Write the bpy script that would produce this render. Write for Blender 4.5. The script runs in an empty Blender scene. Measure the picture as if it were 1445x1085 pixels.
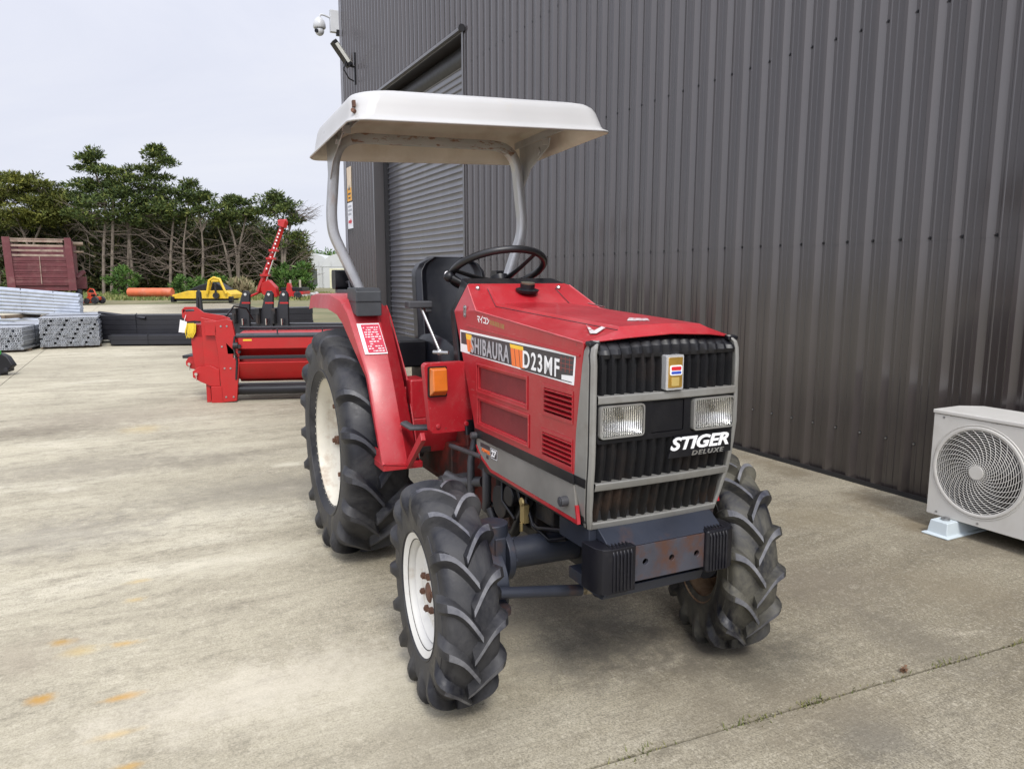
import bpy, math, random
from mathutils import Vector, Matrix
from mathutils.geometry import tessellate_polygon
random.seed(7)
R=math.radians; PI=math.pi
scene=bpy.context.scene
col=scene.collection
# ------------------------------------------------------------------ mesh builder
class MB:
    def __init__(s): s.v=[]; s.f=[]; s.m=[]
    def add(s,vs,fs,mi=0,M=None):
        b=len(s.v)
        s.v += [tuple(M@Vector(p)) for p in vs] if M is not None else [tuple(p) for p in vs]
        s.f += [tuple(b+i for i in f) for f in fs]; s.m += [mi]*len(fs); return s
    def box(s,a,b,mi=0,M=None):
        x0,y0,z0=a; x1,y1,z1=b
        if x0>x1:x0,x1=x1,x0
        if y0>y1:y0,y1=y1,y0
        if z0>z1:z0,z1=z1,z0
        vs=[(x0,y0,z0),(x1,y0,z0),(x1,y1,z0),(x0,y1,z0),(x0,y0,z1),(x1,y0,z1),(x1,y1,z1),(x0,y1,z1)]
        return s.add(vs,[(0,3,2,1),(4,5,6,7),(0,1,5,4),(1,2,6,5),(2,3,7,6),(3,0,4,7)],mi,M)
    def tube(s,pts,r,n=10,mi=0,cap=True,closed=False,M=None,flat=1.0):
        pts=[Vector(p) for p in pts]; k=len(pts); rs=r if isinstance(r,(list,tuple)) else [r]*k
        vs=[];fs=[]; up=None
        for i,p in enumerate(pts):
            if closed: t=(pts[(i+1)%k]-pts[i-1])
            else: t=pts[min(i+1,k-1)]-pts[max(i-1,0)]
            t.normalize()
            if up is None:
                a=Vector((0,0,1)) if abs(t.z)<.9 else Vector((1,0,0)); up=(a-t*a.dot(t)).normalized()
            else:
                up=(up-t*up.dot(t)); up.normalize()
            b=t.cross(up)
            for j in range(n):
                a=2*PI*j/n; vs.append(p+up*math.cos(a)*rs[i]*flat+b*math.sin(a)*rs[i])
        seg=k if closed else k-1
        for i in range(seg):
            for j in range(n):
                i2=(i+1)%k; fs.append((i*n+j,i*n+(j+1)%n,i2*n+(j+1)%n,i2*n+j))
        if cap and not closed:
            fs.append(tuple(range(n-1,-1,-1))); fs.append(tuple((k-1)*n+j for j in range(n)))
        return s.add(vs,fs,mi,M)
    def cyl(s,p0,p1,r,n=16,mi=0,r2=None,M=None):
        return s.tube([p0,p1],[r,r if r2 is None else r2],n,mi,True,False,M)
    def lathe(s,prof,n=32,mi=0,axis='z',M=None,close=False,a0=0):
        # prof: list (r,h)
        vs=[];fs=[];k=len(prof)
        for j in range(n):
            a=2*PI*j/n+a0; c,q=math.cos(a),math.sin(a)
            for r,h in prof:
                vs.append((r*c,r*q,h) if axis=='z' else ((r*c,h,r*q) if axis=='y' else (h,r*c,r*q)))
        for j in range(n):
            j2=(j+1)%n
            for i in range(k-1 if not close else k):
                i2=(i+1)%k
                fs.append((j*k+i,j2*k+i,j2*k+i2,j*k+i2))
        if not close:
            if prof[0][0]>1e-6: pass
        return s.add(vs,fs,mi,M)
    def prism(s,outer,h0,h1,holes=(),mi=0,plane='xz',M=None):
        # outer polygon in plane coords, extruded between h0,h1 on the remaining axis
        def P(p,h):
            return (p[0],h,p[1]) if plane=='xz' else ((p[0],p[1],h) if plane=='xy' else (h,p[0],p[1]))
        loops=[list(outer)]+[list(h) for h in holes]
        tri=tessellate_polygon([[Vector((p[0],p[1],0)) for p in L] for L in loops])
        flat=[p for L in loops for p in L]; n=len(flat)
        vs=[P(p,h0) for p in flat]+[P(p,h1) for p in flat]; fs=[]
        for t in tri:
            fs.append(tuple(t)); fs.append(tuple(n+i for i in reversed(t)))
        b=0
        for L in loops:
            k=len(L)
            for i in range(k): fs.append((b+i,b+(i+1)%k,n+b+(i+1)%k,n+b+i))
            b+=k
        return s.add(vs,fs,mi,M)
    def grid(s,rows,mi=0,M=None,closed=False):
        k=len(rows[0]); vs=[p for r in rows for p in r]; fs=[]
        for i in range(len(rows)-1):
            for j in range(k if closed else k-1):
                j2=(j+1)%k; fs.append((i*k+j,i*k+j2,(i+1)*k+j2,(i+1)*k+j))
        return s.add(vs,fs,mi,M)
    def sphere(s,c,r,n=12,mi=0,sc=(1,1,1),M=None):
        rows=[]
        for i in range(n//2+1):
            a=PI*i/(n//2)
            rows.append([(c[0]+sc[0]*r*math.sin(a)*math.cos(2*PI*j/n),c[1]+sc[1]*r*math.sin(a)*math.sin(2*PI*j/n),c[2]+sc[2]*r*math.cos(a)) for j in range(n)])
        return s.grid(rows,mi,M,True)
def rrect(x0,y0,x1,y1,r,n=4):
    out=[]
    for cx,cy,a in ((x1-r,y1-r,0),(x0+r,y1-r,90),(x0+r,y0+r,180),(x1-r,y0+r,270)):
        for i in range(n+1):
            t=R(a+90*i/n); out.append((cx+r*math.cos(t),cy+r*math.sin(t)))
    return out
def rect(x0,y0,x1,y1): return [(x0,y0),(x1,y0),(x1,y1),(x0,y1)]
def obj(name,mb,mats,parent=None,loc=(0,0,0),rot=(0,0,0),bevel=0,seg=2,smooth=35,solid=0,fix=True):
    me=bpy.data.meshes.new(name)
    me.from_pydata(mb.v,[],mb.f)
    if not isinstance(mats,(list,tuple)): mats=[mats]
    for m in mats: me.materials.append(m)
    me.polygons.foreach_set('material_index',mb.m)
    if fix:
        import bmesh
        bm=bmesh.new(); bm.from_mesh(me)
        bmesh.ops.remove_doubles(bm,verts=bm.verts,dist=1e-5)
        bmesh.ops.recalc_face_normals(bm,faces=bm.faces)
        bm.to_mesh(me); bm.free()
    if smooth:
        me.polygons.foreach_set('use_smooth',[True]*len(me.polygons))
        me.set_sharp_from_angle(angle=R(smooth))
    me.update()
    o=bpy.data.objects.new(name,me); col.objects.link(o)
    o.location=loc; o.rotation_euler=rot
    if parent is not None: o.parent=parent
    if solid:
        q=o.modifiers.new('solid','SOLIDIFY'); q.thickness=solid; q.offset=-1
    if bevel:
        q=o.modifiers.new('bevel','BEVEL'); q.width=bevel; q.segments=seg; q.limit_method='ANGLE'; q.angle_limit=R(32); q.harden_normals=bool(smooth)
    return o
def empty(name,label,cat,loc=(0,0,0),rz=0,group=None):
    o=bpy.data.objects.new(name,None); col.objects.link(o); o.empty_display_size=.1
    o.location=loc; o.rotation_euler=(0,0,rz); return tag(o,label,cat,group)
def tag(o,label=None,cat=None,group=None,kind=None):
    if label: o['label']=label
    if cat: o['category']=cat
    if group: o['group']=group
    if kind: o['kind']=kind
    return o
def lab(o,l): o['label']=l; return o
def dupe(o,parent=None,recurse=True):
    c=o.copy(); col.objects.link(c)
    if parent is not None: c.parent=parent
    if recurse:
        for ch in list(o.children): dupe(ch,c)
    return c
def text(name,body,size,mat_,parent,M,ext=.0008,off=0.0,shear=0,sx=1.0,fit=None,spacing=1.0):
    cu=bpy.data.curves.new(name,'FONT'); cu.body=body; cu.size=size; cu.extrude=ext; cu.offset=off*size; cu.shear=shear
    cu.space_character=spacing; cu.resolution_u=4
    to=bpy.data.objects.new(name+'_c',cu); col.objects.link(to)
    bpy.context.view_layer.update()
    dg=bpy.context.evaluated_depsgraph_get()
    me=bpy.data.meshes.new_from_object(to.evaluated_get(dg)); 
    bpy.data.objects.remove(to); 
    xs=[v.co.x for v in me.vertices] or [0,1]; ys=[v.co.y for v in me.vertices] or [0,1]
    w=max(xs)-min(xs) or 1; h=max(ys)-min(ys) or 1
    if fit:
        me.transform(Matrix.Translation((-min(xs),-min(ys),0)))
        me.transform(Matrix.Diagonal((fit[0]/w,fit[1]/h,1,1)))
    else: me.transform(Matrix.Diagonal((sx,1,1,1)))
    me.transform(M); me.materials.clear(); me.materials.append(mat_)
    o=bpy.data.objects.new(name,me); col.objects.link(o); o.parent=parent
    return o
# matrices for lettering: local x -> right, local y -> up, local z -> out of the surface
def basis(o,x,y,z):
    M=Matrix.Identity(4)
    for i,v in enumerate((x,y,z)):
        v=Vector(v).normalized()
        for j in range(3): M[j][i]=v[j]
    for j in range(3): M[j][3]=o[j]
    return M
# ------------------------------------------------------------------ materials
def ndz(m): return m.node_tree.nodes, m.node_tree.links
def newmat(name):
    m=bpy.data.materials.new(name); m.use_nodes=True
    return m, m.node_tree.nodes['Principled BSDF']
def c4(c): return (c[0],c[1],c[2],1)
def noise(N,L,vec,scale,detail=4,rough=.55,dist=0):
    n=N.new('ShaderNodeTexNoise'); n.inputs['Scale'].default_value=scale; n.inputs['Detail'].default_value=detail
    n.inputs['Roughness'].default_value=rough; n.inputs['Distortion'].default_value=dist
    if vec is not None: L.new(vec,n.inputs['Vector'])
    return n.outputs['Fac']
def ramp(N,L,fac,stops):
    r=N.new('ShaderNodeValToRGB'); e=r.color_ramp.elements
    while len(e)<len(stops): e.new(.5)
    for i,(p,c) in enumerate(stops):
        e[i].position=p; e[i].color=c4(c) if isinstance(c,(tuple,list)) else (c,c,c,1)
    L.new(fac,r.inputs['Fac']); return r.outputs['Color']
def mix(N,L,fac,a,b,mode='MIX'):
    x=N.new('ShaderNodeMix'); x.data_type='RGBA'; x.blend_type=mode
    for k,v in ((0,fac),(6,a),(7,b)):
        if hasattr(v,'is_linked') or hasattr(v,'links'): L.new(v,x.inputs[k])
        elif k==0: x.inputs[0].default_value=v
        else: x.inputs[k].default_value=c4(v)
    return x.outputs[2]
def mapping(N,L,vec,sc=(1,1,1),rot=(0,0,0),loc=(0,0,0)):
    q=N.new('ShaderNodeMapping'); q.inputs['Scale'].default_value=sc; q.inputs['Rotation'].default_value=rot; q.inputs['Location'].default_value=loc
    L.new(vec,q.inputs['Vector']); return q.outputs[0]
def mat(name,colr,rough=.5,metal=0,var=.12,vs=5,dirt=None,damt=.5,ds=4,dlo=.5,dhi=.7,bump=0,bs=60,coat=0,spec=.5,stretch=(1,1,1),bdist=.002,rvar=.12):
    m,p=newmat(name); N,L=ndz(m)
    tc=N.new('ShaderNodeTexCoord').outputs['Object']
    a=tuple(c*(1-var) for c in colr); b=tuple(min(1,c*(1+var)) for c in colr)
    n1=noise(N,L,mapping(N,L,tc,stretch),vs,5)
    c=mix(N,L,ramp(N,L,n1,[(.3,0),(.7,1)]),a,b)
    if dirt:
        n2=noise(N,L,mapping(N,L,tc,stretch,loc=(3,1,7)),ds,8,.65)
        f=ramp(N,L,n2,[(dlo,0),(dhi,damt)])
        c=mix(N,L,f,c,dirt)
    L.new(c,p.inputs['Base Color'])
    n3=noise(N,L,tc,vs*2.7,4)
    rr=N.new('ShaderNodeMapRange'); rr.inputs[3].default_value=max(.02,rough-rvar); rr.inputs[4].default_value=min(1,rough+rvar)
    L.new(n3,rr.inputs[0]); L.new(rr.outputs[0],p.inputs['Roughness'])
    p.inputs['Metallic'].default_value=metal; p.inputs['Specular IOR Level'].default_value=spec
    if coat: p.inputs['Coat Weight'].default_value=coat; p.inputs['Coat Roughness'].default_value=.12
    if bump:
        bn=noise(N,L,tc,bs,5,.6); bb=N.new('ShaderNodeBump'); bb.inputs['Strength'].default_value=bump; bb.inputs['Distance'].default_value=bdist
        L.new(bn,bb.inputs['Height']); L.new(bb.outputs[0],p.inputs['Normal'])
    return m
M={}
M['red']=mat('tractor_red_paint',(.36,.010,.018),.40,0,.10,3,dirt=(.42,.13,.12),damt=.5,ds=5,dlo=.50,dhi=.8,bump=.10,bs=9,spec=.5,bdist=.004,coat=.25)
def redpaint():
    m,p=newmat('tractor_red_paint'); N,L=ndz(m); tc=N.new('ShaderNodeTexCoord').outputs['Object']
    n1=noise(N,L,tc,3,6,.6); c=mix(N,L,ramp(N,L,n1,[(.3,0),(.7,1)]),(.30,.008,.014),(.38,.012,.020))
    n2=noise(N,L,mapping(N,L,tc,(1,1,1),loc=(3,1,7)),4,9,.68,.4)
    c=mix(N,L,ramp(N,L,n2,[(.52,0),(.78,.42)]),c,(.38,.09,.09))                      # paler pink patches
    sc=noise(N,L,mapping(N,L,tc,(6,60,60),(.3,.5,.2)),2.0,3,.6); c=mix(N,L,ramp(N,L,sc,[(.66,0),(.72,.5)]),c,(.45,.18,.16))
    s2=noise(N,L,mapping(N,L,tc,(70,8,8),(.1,.9,.4)),2.0,3,.6); c=mix(N,L,ramp(N,L,s2,[(.70,0),(.76,.45)]),c,(.10,.02,.02))
    ch=noise(N,L,tc,55,3,.5); c=mix(N,L,ramp(N,L,ch,[(.735,0),(.75,.9)]),c,(.09,.04,.03))  # chips
    du=noise(N,L,mapping(N,L,tc,loc=(8,8,1)),22,8,.75); c=mix(N,L,ramp(N,L,du,[(.52,0),(.78,.20)]),c,(.28,.18,.15))
    L.new(c,p.inputs['Base Color']); L.new(ramp(N,L,n2,[(.35,.28),(.7,.55)]),p.inputs['Roughness']); p.inputs['Coat Weight'].default_value=.2; p.inputs['Coat Roughness'].default_value=.2
    bb=N.new('ShaderNodeBump'); bb.inputs['Strength'].default_value=.12; bb.inputs['Distance'].default_value=.005; L.new(noise(N,L,tc,7,3,.5),bb.inputs['Height']); L.new(bb.outputs[0],p.inputs['Normal'])
    return m
M['red']=redpaint()
M['redmesh']=mat('red_perforated_plate',(.17,.012,.016),.6,0,.15,14,bump=.5,bs=500)
M['silver']=mat('grey_plastic_surround',(.22,.216,.20),.42,.15,.12,6,dirt=(.12,.10,.08),damt=.5,ds=7,bump=.05,bs=120)
M['trim']=mat('faded_grey_trim',(.175,.166,.148),.55,0,.22,5,dirt=(.11,.10,.09),damt=.5,ds=4,bump=.08,bs=80)
M['black']=mat('black_plastic',(.006,.006,.008),.38,0,.2,8,dirt=(.05,.047,.045),damt=.2,ds=6,bump=.1,bs=90,spec=.35)
M['grille']=mat('dusty_black_grille',(.006,.006,.007),.42,0,.3,9,dirt=(.055,.034,.022),damt=.35,ds=5,dlo=.52,dhi=.76,bump=.6,bs=420,bdist=.003,spec=.25)
M['dark']=mat('dark_engine_iron',(.014,.014,.016),.5,.2,.4,9,dirt=(.10,.06,.04),damt=.45,ds=8,bump=.5,bs=70)
M['chassis']=mat('blue_grey_chassis_paint',(.022,.026,.038),.42,.1,.25,5,dirt=(.10,.045,.02),damt=.6,ds=6,dlo=.56,dhi=.7,bump=.3,bs=60)
M['rustplate']=mat('rusty_steel_plate',(.055,.056,.070),.5,.2,.25,9,dirt=(.085,.040,.026),damt=.92,ds=11,dlo=.44,dhi=.60,bump=.3,bs=90)
M['rubblk']=mat('black_rubber_block',(.005,.005,.008),.45,0,.2,7,dirt=(.05,.048,.045),damt=.3,ds=9,bump=.15,bs=120,spec=.35)
M['rust']=mat('brown_rust',(.115,.055,.033),.8,0,.4,18,bump=.4,bs=140)
M['white']=mat('white_rim_paint',(.62,.61,.57),.45,0,.06,4,dirt=(.30,.20,.09),damt=.65,ds=6,dlo=.58,dhi=.78,bump=.05,bs=60)
M['cream']=mat('cream_rim_paint',(.62,.59,.50),.5,0,.1,5,dirt=(.25,.13,.05),damt=.7,ds=8,dlo=.52,dhi=.72,bump=.05,bs=60)
M['canopy']=mat('white_fibreglass_gelcoat',(.43,.425,.415),.32,0,.04,3,dirt=(.45,.38,.27),damt=.4,ds=6,dlo=.62,dhi=.85,bump=.04,bs=20)
M['canopy_in']=mat('cream_fibreglass_inside',(.66,.60,.51),.6,0,.08,5,dirt=(.40,.29,.17),damt=.35,ds=5,bump=.15,bs=60)
M['galvbar']=mat('worn_silver_roll_bar',(.42,.42,.42),.34,.6,.12,9,dirt=(.34,.20,.12),damt=.5,ds=11,dlo=.58,dhi=.7,bump=.15,bs=90,stretch=(1,1,.35))
M['barrust']=mat('rusting_silver_cross_bar',(.36,.36,.35),.5,.3,.12,9,dirt=(.20,.09,.04),damt=.85,ds=26,dlo=.53,dhi=.60,bump=.25,bs=90,stretch=(.7,.5,1.4))
M['seat']=mat('black_vinyl_seat',(.006,.007,.011),.36,0,.2,8,dirt=(.05,.05,.05),damt=.3,ds=6,bump=.2,bs=150)
M['wheelblk']=mat('black_steering_rim',(.008,.008,.009),.35,0,.2,8)
M['amber']=mat('amber_lens',(.50,.125,.012),.22,0,.10,20,coat=.6)
M['sticker']=mat('sticker_white',(.70,.68,.68),.45,0,.04,6,dirt=(.4,.3,.3),damt=.3,ds=20)
M['stickred']=mat('sticker_red',(.45,.03,.06),.45,0,.1,6)
M['decdark']=mat('decal_dark',(.035,.032,.036),.4,0,.15,6)
M['decorange']=mat('decal_orange',(.80,.17,.03),.4,0,.05,6)
M['decyel']=mat('decal_yellow',(.85,.52,.03),.4,0,.05,6)
M['decgrey']=mat('decal_grey_letters',(.36,.36,.38),.4,0,.05,6)
M['decwhite']=mat('decal_white_letters',(.80,.80,.80),.4,0,.03,6)
M['decgold']=mat('decal_gold_letters',(.32,.17,.06),.5,0,.1,6)
M['grillelow']=mat('brown_dusty_grille',(.008,.0075,.007),.55,0,.3,9,dirt=(.075,.042,.026),damt=.6,ds=5,dlo=.46,dhi=.72,bump=.6,bs=420,bdist=.003,spec=.25)
M['chrome']=mat('chrome',(.75,.75,.75),.14,1,.03,6,rvar=.05)
M['gold']=mat('gold_badge',(.55,.33,.07),.35,.7,.15,30)
M['blue']=mat('badge_blue',(.03,.07,.40),.35,0,.05,6)
M['badgered']=mat('badge_red',(.55,.02,.03),.35,0,.05,6)
M['steel']=mat('plain_steel',(.35,.35,.35),.35,.8,.15,9)
M['padstripe']=mat('grey_worn_lever',(.06,.06,.065),.5,.3,.2,9)
# ------------------------------------------------------------------ rubber
def rubber(name,dustc,amt,base=(.006,.0063,.0088)):
    m,p=newmat(name); N,L=ndz(m); tc=N.new('ShaderNodeTexCoord').outputs['Object']
    n1=noise(N,L,tc,9,6,.6); n2=noise(N,L,mapping(N,L,tc,loc=(4,2,9)),5,9,.7,.6)
    c=mix(N,L,ramp(N,L,n1,[(.3,0),(.7,1)]),base,tuple(x*2.1 for x in base))
    c=mix(N,L,ramp(N,L,n2,[(.42,0),(.66,amt)]),c,dustc)
    L.new(c,p.inputs['Base Color'])
    p.inputs['Roughness'].default_value=.42; p.inputs['Specular IOR Level'].default_value=.38
    r=ramp(N,L,n2,[(.35,.34),(.65,.75)]); L.new(r,p.inputs['Roughness'])
    bn=noise(N,L,tc,140,5,.6); bb=N.new('ShaderNodeBump'); bb.inputs['Strength'].default_value=.25; bb.inputs['Distance'].default_value=.002
    L.new(bn,bb.inputs['Height']); L.new(bb.outputs[0],p.inputs['Normal'])
    return m
M['tyre']=rubber('black_tyre_rubber',(.085,.083,.080),.55)
M['tyredusty']=rubber('dusty_tyre_rubber',(.15,.14,.105),.75)
M['tyretop']=rubber('worn_grey_lug_face',(.20,.20,.205),.9,base=(.022,.023,.031))
M['tyretop2']=rubber('darker_lug_face',(.085,.085,.09),.7,base=(.018,.019,.024))
def tyre_mb(Rt,rim,W,n,h,wt,wb,delta,seed):
    rnd=random.Random(seed); mb=MB(); W2=W/2
    prof=[(rim-.012,-.40*W),(rim+.004,-.43*W),(rim+.05*Rt,-.485*W),(rim+.052*Rt,-.497*W),(rim+.066*Rt,-.499*W),(rim+.068*Rt,-.490*W),(rim+(Rt-rim)*.32,-.505*W),(rim+(Rt-rim)*.5,-.512*W),(rim+(Rt-rim)*.68,-.505*W),(Rt-.045,-.492*W),(Rt-.030,-.475*W),(Rt-.019,-.45*W),(Rt-.012,-.41*W),(Rt-.007,-.35*W),(Rt-.003,-.25*W),(Rt-.001,-.12*W),(Rt,0)]
    full=prof+[(r,-y) for r,y in reversed(prof[:-1])]
    mb.lathe(full,96,0,'y')
    P0=[(0,Rt,0,1,0),(.14,Rt-.001,0,1,.28),(.28,Rt-.004,0,1,.55),(.38,Rt-.010,.15,1.02,.75),(.45,Rt-.020,.45,.98,.88),(.485,Rt-.038,.8,.74,.95),(.503,Rt-.058,1.0,.40,1),(.503,Rt-.082,1.0,.14,1.02),(.498,Rt-.105,1.0,.0,1.03)]
    P=[]
    for i in range(len(P0)-1):
        a=P0[max(0,i-1)];b=P0[i];c=P0[i+1];d=P0[min(len(P0)-1,i+2)]
        for q in range(2):
            t=q/2; P.append([.5*((2*b[k])+(c[k]-a[k])*t+(2*a[k]-5*b[k]+4*c[k]-d[k])*t*t+(3*b[k]-a[k]-3*c[k]+d[k])*t**3) for k in range(5)])
    P.append(list(P0[-1])); NTOP=12
    for sgn in (-1,1):
        for k in range(n):
            th0=2*PI*(k+(.5 if sgn>0 else 0))/n+rnd.uniform(-.008,.008); rows=[]; wj=rnd.uniform(.92,1.1)
            start=-.012
            for i,(yf,r,lean,Hh,TTi) in enumerate(P):
                y=(yf*W + (start*(1-yf/.5)))
                th=th0+delta*math.sin(min(1,TTi)*PI/2*.96)
                hh=h*max(0,Hh)*(1 if i else .96); ny=math.sin(lean*PI/2); nr=math.cos(lean*PI/2)
                a=wj*wt/2*(1.0+.45*max(0,(yf-.3)/.2)); b=wb/2*(1.0+.25*max(0,(yf-.3)/.2))
                row=[]
                for (u,v) in ((-b,-.006),(-b*.78,hh*.06),(-a*1.6,hh*.50),(-a*1.08,hh*.95),(-a*.97,hh),(a*.97,hh),(a*1.08,hh*.95),(a*1.6,hh*.50),(b*.78,hh*.06),(b,-.006)):
                    rr=r+v*nr; yy=y+v*ny; t=th+u/rr
                    row.append((rr*math.cos(t),sgn*yy,rr*math.sin(t)))
                rows.append(row)
            b0=len(mb.v); mb.v+= [p for r_ in rows for p in r_]
            for i in range(len(rows)-1):
                for j in range(9):
                    mb.f.append((b0+i*10+j,b0+i*10+j+1,b0+(i+1)*10+j+1,b0+(i+1)*10+j)); mb.m.append(1 if (j==4 and i<NTOP-5) else 0)
            mb.f.append(tuple(b0+j for j in range(10))); mb.m.append(0)
    return mb
def wheel(name,tr,loc,side,front,steer=0):
    # side -1: outer face towards -y ; built with outer face at -y then mirrored by rotation about z for the far side
    Rt,rim,W=(.330,.184,.175) if front else (.518,.325,.285)
    rot=(0,0,0) if side<0 else (0,0,0)
    S=-1 if side<0 else 1
    mb=MB()
    def L_(prof,mi=0): mb.lathe([(r,S*y) for r,y in prof],56,mi,'y')
    w=W*.40
    # barrel and flanges (r, distance outwards)
    L_([(rim+.012,w+.012),(rim+.014,w+.006),(rim-.004,w-.004),(rim-.016,w-.03),(rim-.024,w-.06),(rim-.026,-w+.05),(rim-.010,-w+.02),(rim+.014,-w-.006),(rim+.012,-w-.012),(rim-.014,-w+.012),(rim-.030,-w+.05),(rim-.030,w-.06),(rim-.020,w-.028),(rim-.008,w+.002),(rim+.012,w+.012)])
    if front:
        L_([(rim-.03,.050),(rim-.055,.030),(.100,.036),(.085,.046),(.0,.046)]); L_([(rim-.03,.042),(rim-.055,.022),(.0,.036)])
    else:
        L_([(rim-.03,.05),(rim-.05,.0),(.16,-.01),(.13,.03),(.0,.03)]); L_([(rim-.03,.042),(rim-.05,-.008),(.0,.02)])
    wh=obj('wheel',mb,[M['white'] if front else M['cream']] if side<0 else M['rustrim'],tr,loc,(0,0,steer),smooth=30)
    ty=tyre_mb(Rt,rim,W,15 if front else 17,.029 if front else .036,.018 if front else .021,.058 if front else .074,.30 if front else .27,3 if side<0 else 5)
    obj('tyre',ty,[M['tyre'] if side<0 else M['tyredusty'],M['tyretop'] if front else M['tyretop2']],wh,smooth=30,fix=True)
    hb=MB()
    if front: hb.lathe([(.0,S*.053),(.026,S*.052),(.030,S*.050),(.034,S*.045)],20,0,'y')
    else: hb.lathe([(0,S*.05),(.05,S*.05),(.06,S*.045),(.075,S*.03)],20,0,'y')
    obj('hub',hb,M['rust'] if front else M['cream'],wh,smooth=30)
    nb=MB(); nr=.060 if front else .12; dn=.034 if front else 0
    k=6
    base=None
    for i in range(k):
        a=2*PI*i/k+.3; c=(nr*math.cos(a),0,nr*math.sin(a))
        if base is None:
            q=MB(); q.tube([(0,S*(.012+dn),0),(0,S*(.023+dn),0)],.0115,6); q.cyl((0,S*(.012+dn),0),(0,S*(.027+dn),0),.006,8)
            base=obj('wheel_nut',q,M['rust'],wh,loc=c,smooth=0)
        else:
            o=base.copy(); col.objects.link(o); o.parent=wh; o.location=c; o.rotation_euler=(0,i*.7,0)
    if not front:
        base=None
        for i in range(8):
            a=2*PI*i/8+.2; c=((rim-.075)*math.cos(a),S*.015,(rim-.075)*math.sin(a))
            if base is None:
                q=MB(); q.box((-.035,-.012,-.022),(.035,.012,.022)); q.cyl((0,-.03,0),(0,.03,0),.013,6)
                base=obj('rim_clamp',q,M['rust'],wh,loc=c,rot=(0,-a,0),bevel=.002)
            else:
                o=base.copy(); col.objects.link(o); o.parent=wh; o.location=c; o.rotation_euler=(0,-a,0)
    return wh
M['rustrim']=mat('rusty_cream_rim',(.36,.26,.16),.7,0,.25,5,dirt=(.16,.07,.03),damt=.8,ds=6,dlo=.42,dhi=.6,bump=.2,bs=80)
# ------------------------------------------------------------------ the tractor (local x forward, y to its left, z up)
TA=R(26.1)
M['olive']=mat('dull_brass_cap',(.20,.18,.13),.4,.6)
M['rededge']=mat('pale_red_edge',(.50,.10,.11),.5,0,.2,20)
T=empty('tractor','compact red farm tractor with white canopy and black grille','tractor',(-.3367,3.8182,0),math.atan2(-math.cos(TA),math.sin(TA)))
wheel('w',T,(0,-.515,.545),-1,False); wheel('w',T,(0,.515,.545),1,False)
wheel('w',T,(1.452,-.586,.346),-1,True,R(-4)); wheel('w',T,(1.545,.470,.346),1,True,R(-17))
# --- hood
def mirror(q): return [(x,-y,z) for x,y,z in q]
mb=MB()
CR=[(1.79,-.275,1.163),(1.02,-.275,1.222)]
half=[
 [(1.02,-.275,1.222),(1.79,-.275,1.163),(1.80,-.165,1.196),(.968,-.170,1.234)],          # shoulder
 [(.968,-.170,1.234),(1.80,-.165,1.196),(1.785,-.150,1.206),(.968,-.155,1.244)],
 [(.968,-.155,1.244),(1.785,-.150,1.206),(1.80,0,1.212),(.968,0,1.250)],
 [(1.79,-.275,1.163),(1.835,-.15,1.178),(1.80,-.165,1.196)],
 [(1.80,-.165,1.196),(1.835,-.15,1.178),(1.785,-.150,1.206)],
 [(1.785,-.150,1.206),(1.835,-.15,1.178),(1.842,0,1.185),(1.80,0,1.212)],
 [(.838,-.235,1.316),(1.02,-.275,1.222),(.968,-.170,1.234),(.858,-.155,1.300)],
 [(.858,-.155,1.300),(.968,-.170,1.234),(.968,-.155,1.244),(.856,-.145,1.308)],
 [(.856,-.145,1.308),(.968,-.155,1.244),(.968,0,1.250),(.850,0,1.312)],
 [(.838,-.235,1.316),(.858,-.155,1.300),(.856,-.145,1.308),(.850,0,1.312),(.82,0,1.322),(.82,-.22,1.322)],
 [(.795,-.275,1.212),(1.02,-.275,1.222),(.838,-.235,1.316)],
 [(.795,-.275,1.212),(.838,-.235,1.316),(.82,-.22,1.322),(.775,-.26,1.212)],
]
for q in half:
    mb.add(q,[tuple(range(len(q)))]); mb.add(mirror(q),[tuple(range(len(q)-1,-1,-1))])
hood=obj('hood',mb,M['red'],T,smooth=25,solid=.004,bevel=.004)
for S in (-1,1):
    q=MB(); q.tube([(.842,S*.2355,1.3145),(1.02,S*.2755,1.2225),(1.788,S*.2755,1.1635)],.0026,6); obj('pale_edge',q,M['rededge'],hood,smooth=60)  # thin paler red line along each outer hood crease
    q=MB(); q.tube([(.860,S*.1555,1.3005),(.969,S*.1705,1.2350),(1.799,S*.1655,1.1965)],.0015,6); obj('shut_line',q,M['decdark'],hood,smooth=60)
hm=MB(); hm.box((.86,-.006,.0),(.87,.006,.0))
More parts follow.
